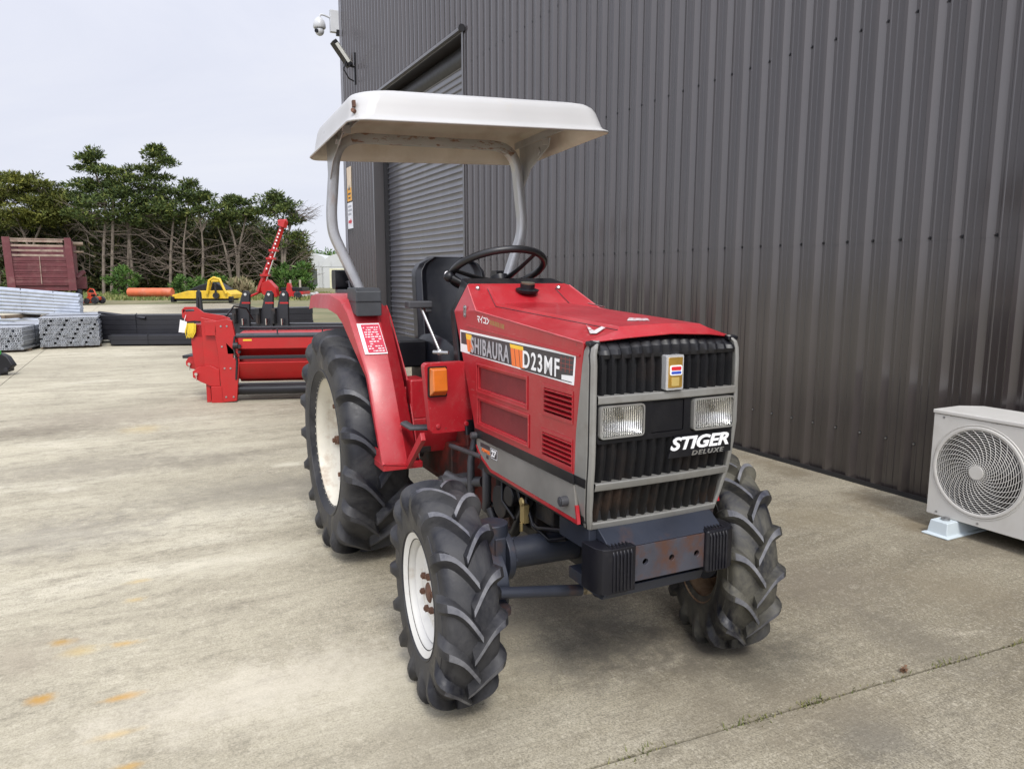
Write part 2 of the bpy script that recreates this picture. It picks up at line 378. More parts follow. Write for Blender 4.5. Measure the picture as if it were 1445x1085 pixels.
# seams and edge beading on the side panels
def side_panel(S):
    mb=MB(); y0,y1=S*.262,S*.275
    outer=[(.998,.765),(1.742,.765),(1.792,1.163),(1.02,1.222),(.795,1.212),(.85,1.10)]
    holes=[rect(1.036,.930,1.431,1.010),rect(1.040,.800,1.443,.883),rect(1.56,.927,1.735,1.004),rect(1.552,.786,1.735,.860)]
    mb.prism(outer,y0,y1,holes)
    # raised bead frames
    for (x0,z0,x1,z1) in ((1.020,.912,1.447,1.026),(1.024,.785,1.459,.899)):
        mb.prism(rect(x0,z0,x1,z1),S*.2752,S*.279,[rect(x0+.009,z0+.009,x1-.009,z1-.009)])
    o=obj('side_panel',mb,M['red'],T,bevel=.0025,smooth=30)
    b=MB(); b.prism([(.93,1.158),(1.772,1.121),(1.772,1.128),(.93,1.166)],S*.2752,S*.2785)
    obj('bead',b,M['red'],o,bevel=.001)
    for (x0,z0,x1,z1) in ((1.034,.928,1.433,1.012),(1.038,.798,1.445,.885)):
        q=MB(); q.box((x0,S*.256,z0),(x1,S*.2655,z1)); obj('mesh_insert',q,M['redmesh'],o)
    for (x0,z0,x1,z1) in ((1.56,.927,1.735,1.004),(1.552,.786,1.735,.860)):
        q=MB(); n=5
        for i in range(n):
            zc=z0+(z1-z0)*(i+.5)/n*1.0+.002
            q.add([(x0,S*.278,zc-.003),(x1,S*.278,zc-.003),(x1,S*.281,zc+.003),(x0,S*.281,zc+.003),(x0,S*.262,zc+.007),(x1,S*.262,zc+.007),(x1,S*.262,zc+.001),(x0,S*.262,zc+.001)],[(0,1,2,3),(3,2,5,4),(7,6,1,0),(4,5,6,7),(0,3,4,7),(1,6,5,2)])
        q.prism(rect(x0-.012,z0-.012,x1+.003,z1+.012),S*.2752,S*.2775,[rect(x0,z0,x1-.002,z1)])
        obj('louvre',q,M['red'],o,bevel=.0012)
    q=MB(); q.box((1.0,S*.235,.78),(1.74,S*.25,1.14)); obj('dark_backing',q,M['grille'],o)  # added dark sheet behind the openings, stops light leaking through the hood
    # black strip, grey lower trim with red edging
    q=MB(); q.prism([(1.0,.735),(1.745,.735),(1.742,.767),(.995,.770)],S*.266,S*.2765); obj('black_strip',q,M['black'],T,bevel=.002)
    q=MB(); q.prism([(1.004,.733),(1.742,.733),(1.76,.628),(1.14,.636),(1.045,.672),(1.006,.705)],S*.262,S*.272)
    tr=obj('lower_trim',q,M['trim'],T,bevel=.002)
    q=MB(); q.prism([(1.76,.628),(1.14,.636),(1.045,.672),(1.006,.705),(1.003,.698),(1.040,.663),(1.137,.626),(1.768,.617),(1.757,.672),(1.750,.672)],S*.262,S*.2735); obj('red_edging',q,M['red'],tr)
    for x,z in ((1.012,.742),(1.70,.672)):
        q=MB(); q.cyl((x,S*.27,z),(x,S*.296,z),.016 if x>1.5 else .014,16); q.cyl((x,S*.296,z),(x,S*.299,z),.011,16); obj('rubber_knob',q,M['padstripe'],tr,bevel=.002)
    return o
sp=side_panel(-1); side_panel(1)
# --- lettering on the right side panel
def XZ(x,z,y=-.2755,slope=0): return basis((x,y,z),(1,0,slope),(0,0,1),(0,-1,0))
d=MB(); d.prism([(.862,1.055),(1.741,1.034),(1.751,1.125),(.858,1.142)],-.2752,-.2758); dec=obj('decal',d,M['decwhite'],sp,smooth=0)
d=MB(); d.prism([(.874,1.090),(1.30,1.083),(1.30,1.047),(1.728,1.060),(1.738,1.119),(.868,1.135)],-.2759,-.2762)
d.v=[]; d.f=[]; d.m=[]
d.prism([(.870,1.088),(.950,1.086),(.957,1.0545),(1.325,1.0495),(1.39,1.0478),(1.395,1.0445),(1.668,1.0420),(1.668,1.058),(1.735,1.062),(1.741,1.118),(.867,1.134)],-.2759,-.2763)
obj('decal_band',d,M['decdark'],sp,smooth=0)
for x0 in (.925,1.318):
    d=MB(); w_=.055 if x0<1 else .098
    d.prism([(x0,1.109),(x0+w_,1.107),(x0+w_-.004,1.128 if x0<1 else 1.120),(x0-.006,1.130 if x0<1 else 1.122)],-.2764,-.2768); obj('decal_yellow_bar',d,M['decyel'],sp,smooth=0)
    d=MB(); k=2 if x0<1 else 3
    for i in range(k):
        a=x0+w_*i/k; b=a+w_/k*.86
        d.prism([(a,1.108),(b,1.108),(b+.012,1.048 if x0>1 else 1.062),(a+.012,1.048 if x0>1 else 1.062)],-.2764,-.2768)
    obj('decal_orange_bars',d,M['decorange'],sp,smooth=0)
d=text('lettering','SHIBAURA',.1,M['decgrey'],sp,XZ(.972,1.060,-.2778,-.02),off=.022,fit=(.338,.062),spacing=1.16,ext=.0004)
d=text('lettering','D23MF',.1,M['decwhite'],sp,XZ(1.414,1.051,-.2778,-.02),off=.016,fit=(.244,.058),spacing=1.2,ext=.0004)
text('lettering','マイコン',.04,M['decwhite'],sp,XZ(1.032,1.180,-.2762,-.05),off=.03,fit=(.108,.028),ext=.0004)
q=MB(); rgd=random.Random(3)
for i in range(9): q.prism(rect(1.145+i*.014,1.178-i*.0012,1.145+i*.014+rgd.uniform(.007,.012),1.195-i*.0012),-.2752,-.2757)
obj('faded_print',q,M['decgold'],sp,smooth=0)
q=MB()
for i in range(3): q.prism(rect(1.665+i*.025,1.068,1.667+i*.025,1.115),-.2764,-.2767); q.prism(rect(1.66,1.078+i*.014,1.736,1.0795+i*.014),-.2764,-.2767)
obj('decal_grid',q,mat('faint_red_lines',(.30,.06,.05),.5),sp,smooth=0)
q=MB(); q.prism([(1.40,1.043),(1.73,1.040),(1.73,1.0425),(1.40,1.0455)],-.2759,-.2763); obj('decal_line',q,M['decdark'],sp,smooth=0)
text('lettering','27',.04,M['decwhite'],sp,XZ(1.150,.689,-.2738),off=.03,fit=(.040,.026))
d=MB(); d.prism(rect(1.140,.680,1.200,.722),-.2721,-.2725); obj('decal_patch',d,M['decdark'],sp,smooth=0)
d=MB(); d.prism(rect(1.142,.682,1.198,.720),-.27252,-.2727,[rect(1.144,.684,1.196,.718)]); obj('decal_outline',d,M['decwhite'],sp,smooth=0)
text('lettering','POWER',.04,M['decorange'],sp,XZ(1.062,.690,-.2734),off=.02,fit=(.072,.013))
d=MB(); d.prism(rect(1.045,.706,1.132,.722),-.2721,-.2725); d.box((1.1,-.2721,.67),(1.12,-.2725,.683)); obj('decal_patch',d,M['decdark'],sp,smooth=0)
# small hardware on the panel
d=MB(); d.prism(rrect(.905,1.215,.935,1.262,.012),-.258,-.266,M=Matrix.Translation((0,0,0)))
d=MB()
d.prism(rrect(.898,1.192,.922,1.240,.011),-.2745,-.2775); 
for z in (1.202,1.230): d.cyl((.910,-.277,z),(.910,-.281,z),.006,10)
obj('latch',d,M['steel'],sp,bevel=.001)
# cap and hood stickers
d=MB(); d.lathe([(0,.0),(.042,.0),(.048,.012),(.030,.018),(.030,.034),(.0,.034)],28,M=Matrix.Translation((.905,0.0,1.287))@Matrix.Rotation(R(9),4,'Y')); cap=obj('filler_cap',d,M['black'],T,smooth=30)
d=MB(); d.lathe([(0,.035),(.027,.035),(.029,.044),(.0,.045)],14,M=Matrix.Translation((.905,0.0,1.283))@Matrix.Rotation(R(9),4,'Y')); obj('cap_top',d,M['olive'],cap,smooth=30)
d=MB(); d.add([(1.02,.165,1.2345),(1.09,.168,1.2318),(1.12,.14,1.2395),(1.05,.13,1.2425)],[(0,1,2,3)]); 
def sheet(pts,m,name='sticker',par=None):
    q=MB(); n=len(pts); q.add(pts+[(x,y,z+.0012) for x,y,z in pts],[tuple(range(n-1,-1,-1)),tuple(range(n,2*n))]+[(i,(i+1)%n,n+(i+1)%n,n+i) for i in range(n)])
    return obj(name,q,m,par or hood,smooth=0)
def zb(x,y): # bulge top height
    t=(x-.968)/(1.80-.968); zc=1.250+(1.212-1.250)*t; ze=1.244+(1.206-1.244)*t
    return zc+(ze-zc)*abs(y)/.152+.0015
def on(pts): return [(x,y,zb(x,y)) for x,y in pts]
M['scuff']=mat('torn_pale_sticker',(.50,.46,.45),.6,0,.15,30,dirt=(.36,.05,.06),damt=.9,ds=40,dlo=.52,dhi=.60)
sheet(on([(1.695,-.060),(1.735,-.005),(1.67,.035),(1.64,-.015)]),M['scuff'])

sh=lambda x,y:(x,y,1.163+ (x-1.79)*-.0766 + (abs(y)-.275)*-.30+.0035)
sheet([sh(1.66,-.185),sh(1.745,-.225),sh(1.765,-.215),sh(1.745,-.172),sh(1.725,-.172),sh(1.735,-.205)],M['scuff'])
sheet([sh(1.0,.235),sh(1.10,.242),sh(1.15,.215),sh(1.04,.205)],M['scuff'])
sheet([(.925,-.105,1.266),(.945,-.105,1.257),(.945,-.055,1.258),(.925,-.055,1.268)],mat('faded_sticker',(.42,.10,.11),.5),'sticker')
for y in (-.20,.17): 
    d=MB(); d.sphere((.862,y,1.304),.010,8); obj('bolt_head',d,M['steel'],hood)
# --- grille frame
def xf(z):
    P=[(.60,1.785),(.66,1.800),(.745,1.820),(.82,1.832),(.90,1.838),(1.10,1.838),(1.15,1.832),(1.17,1.815)]
    if z<=P[0][0]: return P[0][1]
    for (a,b),(c,d) in zip(P,P[1:]):
        if z<=c: return b+(d-b)*(z-a)/(c-a)
    return P[-1][1]
def yo(z):
    P=[(.60,.246),(.64,.256),(.745,.270),(.90,.277),(1.13,.276),(1.155,.270),(1.17,.255)]
    if z<=P[0][0]: return P[0][1]
    for (a,b),(c,d) in zip(P,P[1:]):
        if z<=c: return b+(d-b)*(z-a)/(c-a)
    return P[-1][1]
gf=MB()
ZS=[.600,.625,.66,.70,.745,.80,.85,.90,.95,1.0,1.05,1.10,1.13,1.15,1.162,1.170]
for S in (-1,1):
    rows=[]
    for z in ZS:
        a=yo(z); i=a-(.020 if z<.7 else .022); x=xf(z); c=.010
        rows.append([(x-.012,S*(a-.003),z),(x-.006,S*(a-.006),z),(x-.0015,S*(a-.0085),z),(x,S*(a-.012),z),(x,S*(i+.004),z),(x-.004,S*i,z),(x-.03,S*i,z)])
    gf.grid(rows)
    # silver side cheek back to the hood
    CH=[(.604,1.764),(.62,1.758),(.66,1.749),(.70,1.742),(.745,1.737),(.80,1.744),(.85,1.751),(.90,1.758),(.95,1.765),(1.0,1.772),(1.05,1.779),(1.10,1.786),(1.14,1.791),(1.160,1.795)]
    gf.grid([[(xb_,S*(yo(z)-.010),z),(xb_,S*yo(z),z),(xf(z)-.016,S*(yo(z)+.0005),z),(xf(z)-.016,S*(yo(z)-.010),z)] for z,xb_ in CH])
def rail(z0,z1,yy,x0=.0):
    a=xf(z0); b=xf(z1); g=MB()
    rows=[]
    n=10
    for j in range(n+1):
        y=-yy+2*yy*j/n; bow=.006*(1-(y/yy)**2)
        rows.append([(a-.03,y,z0),(a+bow,y,z0),(a+bow+.002,y,z0+.003),(b+bow+.002,y,z1-.003),(b+bow,y,z1),(b-.03,y,z1)])
    gf.grid(rows)
rail(.989,1.013,.254); rail(.727,.752,.247); rail(.600,.622,.236)
grf=obj('grille_frame',gf,M['silver'],T,smooth=30,bevel=.0015,solid=0)
for S in (-1,1):
    q=MB(); q.grid([[(xf(z)-.030,S*(yo(z)-.002),z),(xf(z)-.014,S*(yo(z)-.0012),z),(xf(z)-.006,S*(yo(z)-.0075),z),(xf(z)-.02,S*(yo(z)-.02),z)] for z in ZS]); obj('frame_groove',q,M['black'],grf,smooth=30)
    q=MB(); q.prism([(1.795,1.158),(1.822,1.152),(1.822,1.166),(1.797,1.170)],S*.275,S*.235); obj('corner_cap',q,M['black'],grf,bevel=.005)
# black strip mark at the cheek bottom
for S in (-1,1):
    d=MB(); d.grid([[(xb_,S*(yo(z)+.0006),z),(xb_,S*(yo(z)+.0022),z),(xf(z)-.015,S*(yo(z)+.0022),z),(xf(z)-.015,S*(yo(z)+.0006),z)] for z,xb_ in ((.737,1.737),(.765,1.739))]); obj('black_strip',d,M['black'],grf,bevel=.001)
# ribbed black grilles
def ribs(z0,z1,yw,n,top=False):
    g=MB(); zs=[z0+(z1-z0)*i/6 for i in range(7)]; rows=[]
    for z in zs:
        row=[]
        for k in range(n*4+1):
            y=-yw+2*yw*k/(n*4); ph=k%4
            dx={0:-.022,1:-.020,2:-.004,3:-.004}[ph]
            row.append((xf(z)+dx-.004+.005*(1-(y/yw)**2),y,z))
        rows.append(row)
    g.grid(rows); return g
obj('grille',ribs(1.010,1.130,.254,15),M['grille'],T,smooth=0)
g=MB(); yw=.250; n=14; rows=[]
for (dx,dz,amp) in ((-.046,.0385,0),(-.028,.036,.2),(-.006,.024,1),(.004,.010,1),(.006,-.012,1),(.002,-.024,.9),(-.02,-.026,.3)):
    rows.append([(xf(1.12)+dx+(0,-.012,-.004,.0)[k%4]*amp-.012*(abs(-yw+2*yw*k/(n*4))/yw)**2*(1 if dz>0 else .6),-yw+2*yw*k/(n*4),1.142+dz-(.020*(abs(-yw+2*yw*k/(n*4))/yw)**2 if dz>.02 else .012*(abs(-yw+2*yw*k/(n*4))/yw)**2 if dz>0 else 0)) for k in range(n*4+1)])
g.grid(rows); obj('grille_visor',g,M['black'],T,smooth=22)
obj('grille',ribs(.752,.875,.250,14),M['grille'],T,smooth=0)
obj('grille',ribs(.620,.728,.240,14),M['grillelow'] if 'grillelow' in M else mat('brown_dusty_grille',(.013,.011,.010),.6,0,.3,9,dirt=(.12,.062,.032),damt=.75,ds=5,dlo=.40,dhi=.66,bump=.6,bs=420,bdist=.003),T,smooth=20)
g=MB(); g.box((1.70,-.255,.62),(1.775,.255,1.15)); obj('radiator',g,M['dark'],T)
# shroud strip over the grille
g=MB()
# headlamp panel
g.prism(rect(-.252,.872,.252,.990),1.79,1.806,[],plane='yz')
g.prism(rrect(-.252,.872,.252,.990,.008),1.806,1.835,[rrect(-.2505,.884,-.090,.987,.012),rrect(.083,.881,.2505,.987,.012),rrect(-.062,.888,.058,.984,.004)],plane='yz')
g.prism(rrect(-.060,.890,.056,.982,.004),1.80,1.832,plane='yz')
lp=obj('headlight_panel',g,M['black'],T,bevel=.0025,smooth=30)
def lensmat():
    m,p=newmat('ribbed_headlight_glass'); N,L=ndz(m); tc=N.new('ShaderNodeTexCoord').outputs['Object']
    w=N.new('ShaderNodeTexWave'); w.bands_direction='Y'; w.inputs['Scale'].default_value=42; L.new(tc,w.inputs['Vector'])
    bb=N.new('ShaderNodeBump'); bb.inputs['Strength'].default_value=.6; bb.inputs['Distance'].default_value=.003
    L.new(w.outputs['Fac'],bb.inputs['Height']); L.new(bb.outputs[0],p.inputs['Normal'])
    p.inputs['Base Color'].default_value=(1,1,1,1); p.inputs['Roughness'].default_value=.06; p.inputs['Transmission Weight'].default_value=1.0; p.inputs['IOR'].default_value=1.3
    return m
M['lens']=lensmat(); M['reflector']=mat('lamp_reflector',(.92,.91,.86),.22,.75,.08,20,rvar=.08)
for (y0,z0,y1,z1) in ((-.2485,.888,-.094,.984),(.088,.884,.2485,.983)):
    q=MB(); q.prism(rrect(y0,z0,y1,z1,.012),1.808,1.846,[rrect(y0+.005,z0+.005,y1-.005,z1-.005,.010)],plane='yz')
    hl=obj('headlight',q,M['silver'],T,bevel=.0015)
    q=MB(); cy=(y0+y1)/2; cz=(z0+z1)/2; hy=(y1-y0)/2-.006; hz=(z1-z0)/2-.006; rows=[]
    for r_ in (0,.3,.55,.8,1.0):
        rows.append([(1.812+.026*r_*r_,cy+max(-hy,min(hy,hy*1.35*r_*math.cos(2*PI*j/32))),cz+max(-hz,min(hz,hz*1.35*r_*math.sin(2*PI*j/32)))) for j in range(32)])
    q.grid(rows,closed=True); obj('reflector',q,M['reflector'],hl,smooth=60)
    q=MB(); q.sphere((1.826,cy,cz+.012),.011,12,sc=(1.3,1,1)); obj('bulb',q,M['olive'],hl)
    q=MB(); q.prism(rrect(y0+.004,z0+.004,y1-.004,z1-.004,.010),1.841,1.846,plane='yz'); obj('lens',q,M['lens'],hl,bevel=.002)
# badge
q=MB(); q.prism(rrect(-.030,1.018,.034,1.122,.005),1.832,1.856,plane='yz'); bd=obj('badge',q,mat('bright_badge_surround',(.62,.62,.62),.25,.5),T,bevel=.003)
q=MB(); q.prism(rrect(-.022,1.025,.028,1.115,.003),1.8562,1.8585,plane='yz'); obj('badge_plate',q,M['gold'],bd,bevel=.001)
q=MB(); q.prism(rrect(-.019,1.062,.025,1.092,.006),1.8587,1.861,plane='yz'); obj('badge_emblem',q,M['decwhite'],bd)
q=MB(); q.prism(rrect(-.015,1.077,.021,1.088,.003),1.8612,1.862,plane='yz'); obj('badge_emblem_red',q,M['badgered'],bd)
q=MB(); q.prism(rrect(-.015,1.066,.021,1.074,.003),1.8612,1.862,plane='yz'); obj('badge_emblem_blue',q,M['blue'],bd)
q=MB(); q.prism(rrect(-.012,1.030,.016,1.056,.002),1.8586,1.860,plane='yz'); obj('badge_emblem_gold',q,mat('pale_gold',(.55,.40,.13),.4,.4),bd)
q=MB(); q.prism([(-.002,.806),(.243,.806),(.243,.872),(.020,.872)],1.836,1.843,plane='yz'); pl=obj('name_plate',q,M['black'],T,bevel=.001)
t=text('lettering','STIGER',.06,M['decwhite'],pl,basis((1.844,.004,.829),(0,1,0),(0,0,1),(1,0,0)),off=.03,shear=.28,fit=(.226,.040),ext=.002)
t=text('lettering','DELUXE',.03,M['silver'],pl,basis((1.844,.085,.808),(0,1,0),(0,0,1),(1,0,0)),off=.01,shear=.3,fit=(.128,.014),spacing=1.2,ext=.002)
# --- front bumper
q=MB(); q.box((1.842,-.16,.444),(1.860,.165,.556)); 
q.v=[];q.f=[];q.m=[]
def circ(cy,cz,r,n=14): return [(cy+r*math.cos(2*PI*i/n),cz+r*math.sin(2*PI*i/n)) for i in range(n)]
q.prism(rect(-.16,.446,.170,.556),1.848,1.860,[circ(-.089,.502,.010),circ(.010,.498,.010),circ(.107,.495,.010)],plane='yz')
bp_=obj('bumper_plate',q,M['rustplate'],T,bevel=.0015)
q=MB(); q.prism([(1.858,.558),(1.846,.552),(1.72,.585),(1.72,.600),(1.79,.602)],-.215,.215); q.prism([(1.60,.53),(1.78,.53),(1.78,.603),(1.60,.603)],-.24,.24); q.box((1.70,-.205,.43),(1.846,-.16,.56)); q.box((1.70,.16,.43),(1.846,.205,.56)); q.box((1.70,-.215,.398),(1.83,-.20,.44)); q.prism([(1.62,.388),(1.82,.388),(1.835,.425),(1.62,.425)],-.215,.16)
obj('bumper_bracket',q,M['chassis'],T,bevel=.003)
for S in (-1,1):
    q=MB(); n=8; y0,y1=S*.135,S*.262
    prof=[(1.775,y1),(1.81,y1),(1.845,S*.258),(1.866,S*.246),(1.874,S*.225),(1.874,y0)]
    inner=[(1.80,y0)]
    poly=prof+inner
    q.prism([(a,b) for a,b in poly],.428,.566,plane='xy')
    o=obj('rubber_buffer',q,M['rubblk'],T,bevel=.010,seg=3)
    q=MB()
    for i in range(6):
        y=S*(.150+i*.0125); q.tube([(1.805,y,.5685),(1.855,y,.566),(1.872,y,.556),(1.876,y,.545),(1.876,y,.435)],.0038,6)
    obj('buffer_ribs',q,M['rubblk'],o,smooth=60)
# --- chassis, engine bottom, axle
q=MB()
q.box((.95,-.15,.50),(1.70,.15,.72)); q.box((1.00,-.19,.44),(1.35,-.10,.62)); q.box((1.3,-.11,.36),(1.66,.11,.50)); q.box((1.05,-.12,.36),(1.28,.12,.52))
q.prism([(.95,.595),(1.72,.595),(1.74,.63),(1.0,.64)],-.25,-.18); q.prism([(.95,.595),(1.72,.595),(1.74,.63),(1.0,.64)],.18,.25)
q.cyl((1.12,-.19,.50),(1.12,-.23,.50),.065,18); q.cyl((1.22,-.19,.55),(1.22,-.24,.55),.04,14); q.box((1.40,-.22,.52),(1.52,-.14,.60)); q.box((1.56,-.2,.50),(1.68,-.12,.58))
eng=obj('engine_block',q,M['dark'],T,bevel=.006)
q=MB(); rb=random.Random(4)
q.tube([(1.02,-.22,.44),(1.06,-.22,.40),(1.15,-.22,.385),(1.24,-.22,.42),(1.30,-.22,.50),(1.33,-.2,.57)],.020,10)
q.tube([(.92,-.20,.55),(.98,-.22,.47),(1.1,-.2,.44)],.009,8); q.tube([(1.35,-.23,.57),(1.42,-.24,.50),(1.5,-.22,.47),(1.58,-.2,.5)],.008,8)
q.tube([(1.3,-.24,.6),(1.34,-.235,.52),(1.45,-.235,.5),(1.62,-.23,.545),(1.72,-.22,.57)],.007,8); q.tube([(1.15,-.23,.6),(1.17,-.24,.52),(1.28,-.24,.48)],.006,8)
obj('hoses',q,M['black'],eng,smooth=60)
q=MB(); q.box((1.36,-.26,.50),(1.39,-.24,.565)); q.sphere((1.375,-.26,.575),.017,8,sc=(1,.5,1)); q.cyl((1.375,-.262,.50),(1.375,-.262,.47),.006,8)
obj('brass_valve',q,mat('brass',(.42,.32,.14),.4,.7),eng)
q=MB()
q.box((-.05,-.15,.36),(.62,.15,.70)); q.box((.60,-.13,.34),(1.0,.13,.66)); q.cyl((.62,-.17,.5),(.62,.17,.5),.10,16); q.box((.25,-.20,.42),(.55,-.14,.60)); q.cyl((0,-.42,.556),(0,.42,.556),.085,18)
tb=obj('transmission',q,mat('dirty_red_casting',(.16,.018,.012),.6,0,.3,6,dirt=(.03,.025,.022),damt=.9,ds=7,dlo=.42,dhi=.6,bump=.5,bs=60),T,bevel=.008)
q=MB(); 
q.cyl((1.452,-.42,.432),(1.500,.40,.432),.052,20); q.box((1.36,-.10,.36),(1.55,.10,.52)); q.cyl((1.42,0,.43),(1.60,0,.43),.085,18)
for S in (-1,1):
    b_0=len(q.v); q.box((1.40,S*.385,.35),(1.51,S*.425,.51)); q.cyl((1.455,S*.41,.28),(1.455,S*.41,.55),.052,16); q.cyl((1.455,S*.36,.432),(1.455,S*.385,.432),.085,18); q.cyl((1.455,S*.41,.352),(1.455,S*.53,.352),.06,16); q.cyl((1.455,S*.40,.352),(1.455,S*.455,.352),.115,22)
    for i in range(6):
        a=i*PI/3; q.cyl((1.455+.07*math.cos(a),S*.378,.432+.07*math.sin(a)),(1.455+.07*math.cos(a),S*.350,.432+.07*math.sin(a)),.009,6)
    q.prism([(1.46,S*.40),(1.62,S*.42),(1.64,S*.45),(1.60,S*.46),(1.46,S*.44)],.300,.325,plane='xy')
    if S>0:
        for k_ in range(b_0,len(q.v)): x_,y_,z_=q.v[k_]; q.v[k_]=(x_+.075,y_,z_)
obj('front_axle',q,M['chassis'],T,bevel=.004)
for S in (-1,1):
    q=MB(); q.cyl((1.60,S*.47,.372),(1.60,S*.155,.322),.0185,16); tr_=obj('tie_rod',q,M['chassis'],T,smooth=40)
    q=MB(); q.sphere((1.60,S*.47,.372),.026,10); obj('ball_joint',q,M['dark'],tr_)
    q=MB(); q.cyl((1.60,S*.155,.322),(1.60,S*.10,.316),.010,10); q.tube([(1.60,S*.138,.3195),(1.60,S*.118,.3175)],.018,6); obj('rod_end',q,mat('brass_nut',(.26,.22,.15),.4,.6),tr_)
q=MB(); q.cyl((1.60,-.10,.316),(1.60,.10,.316),.03,14); q.box((1.55,-.06,.30),(1.64,.06,.38)); obj('steering_cylinder',q,M['dark'],T,bevel=.003)
# --- dashboard and controls
q=MB(); q.add([(.82,-.225,1.323),(.82,.225,1.323),(.73,.215,1.345),(.73,-.215,1.345),(.795,-.278,1.212),(.795,.278,1.212),(.70,.255,1.20),(.70,-.255,1.20),(.90,-.272,.72),(.90,.272,.72),(.78,.25,.72),(.78,-.25,.72)],
 [(0,1,2,3),(0,4,5,1),(2,6,7,3),(0,3,7,4),(1,5,6,2),(4,8,9,5),(6,10,11,7),(4,7,11,8),(5,9,10,6)]); obj('dashboard',q,M['black'],T,bevel=.008)
q=MB(); ww=Matrix.Translation((.645,-.008,1.368))@Matrix.Rotation(R(-24),4,'Y')
q.tube([(.205*math.cos(2*PI*i/48),.205*math.sin(2*PI*i/48),.012) for i in range(48)],.0155,12,closed=True,M=ww)
sw=obj('steering_wheel',q,M['wheelblk'],T,smooth=60)
q=MB()
for a in (30,150,270):
    c,s_=math.cos(R(a)),math.sin(R(a)); q.tube([(c*.205,s_*.205,.010),(c*.12,s_*.12,-.02),(c*.03,s_*.03,-.045)],[.011,.013,.018],8,M=ww,flat=.6)
obj('spokes',q,M['wheelblk'],sw,smooth=50)
q=MB(); q.cyl((0,0,-.055),(0,0,-.022),.042,20,M=ww); q.cyl((0,0,-.22),(0,0,-.05),.028,16,M=ww); obj('steering_column',q,M['black'],sw)
q=MB(); q.tube([(.70,-.13,1.30),(.665,-.19,1.325),(.645,-.225,1.345)],[.012,.012,.018],8); q.sphere((.64,-.235,1.35),.024,10); sl=obj('hand_lever',q,M['black'],T,smooth=50)
q=MB(); q.sphere((.637,-.243,1.362),.012,8); obj('lever_tip',q,M['sticker'],sl)
# seat
q=MB(); rows=[]
for i in range(13):
    t=i/12; z=1.02+.43*t; w_=.205*(1-.10*t)*(1 if t<.8 else math.sqrt(max(0.02,1-((t-.8)/.2)**2*.75))); x=.12-.10*t
    rows.append([(x-.045,-w_,z),(x+.02,-w_*1.0,z),(x+.045,-w_*.86,z),(x+.012,-w_*.70,z),(x,-w_*.3,z),(x,w_*.3,z),(x+.012,w_*.70,z),(x+.045,w_*.86,z),(x+.02,w_,z),(x-.045,w_,z)])
q.grid(rows,closed=True); q.f.append(tuple(len(q.v)-10+j for j in range(10))); q.m.append(0); q.f.append(tuple(range(10))); q.m.append(0)
obj('backrest',q,M['seat'],T,smooth=60,bevel=.006)
q=MB(); rows=[]
for i in range(11):
    t=i/10; x=.08+.42*t; zt=1.0+.028*math.sin(t*PI*.9)-.05*max(0,(t-.85)/.15)**2; w_=.215*(1 if t<.8 else math.sqrt(max(.05,1-((t-.8)/.2)**2*.5)))
    rows.append([(x,-w_,zt-.10),(x,-w_,zt+.02),(x,-w_*.9,zt+.055),(x,-w_*.72,zt+.02),(x,0,zt),(x,w_*.72,zt+.02),(x,w_*.9,zt+.055),(x,w_,zt+.02),(x,w_,zt-.10)])
q.grid(rows,closed=True); q.f.append(tuple(range(9))); q.m.append(0); q.f.append(tuple(len(q.v)-9+j for j in range(9))); q.m.append(0)
obj('seat',q,M['seat'],T,smooth=60)
q=MB(); q.box((.0,-.20,.70),(.48,.20,.93)); q.box((-.2,-.38,.66),(.45,.38,.72)); q.box((.02,-.36,.93),(.30,-.22,1.055)); q.box((.02,.22,.93),(.30,.36,1.055)); q.box((.28,-.30,.70),(.52,-.20,.88)); obj('seat_base',q,M['black'],T,bevel=.01)
q=MB(); q.box((.36,-.37,.72),(.50,-.29,.90)); obj('console',q,M['red'],T,bevel=.01)
for S in (-1,1):
    q=MB(); q.prism([(.44,.555),(.455,.555),(.50,.64),(.50,.72),(.48,.74),(.43,.74)],S*.37,S*.14); q.box((.40,S*.375,.60),(.44,S*.14,.86)); obj('platform_panel',q,M['red'],T,bevel=.004)
q=MB(); q.tube([(.62,-.275,1.035),(.56,-.300,1.14),(.50,-.315,1.22)],.0065,8); lv=obj('throttle_lever',q,M['steel'],T,smooth=50)
q=MB(); q.box((.47,-.38,1.215),(.53,-.27,1.245)); q.box((.48,-.30,1.195),(.52,-.27,1.22)); obj('lever_grip',q,M['padstripe'],lv,bevel=.006)
q=MB(); q.sphere((.625,-.275,1.03),.016,8); q.cyl((.61,-.30,1.03),(.66,-.25,1.03),.008,8); obj('lever_pivot',q,M['steel'],lv)
q=MB(); q.tube([(.60,.20,.90),(.55,.22,1.05),(.52,.22,1.12)],.008,8); q.sphere((.52,.22,1.13),.02,8); obj('gear_lever',q,M['black'],T,smooth=50)
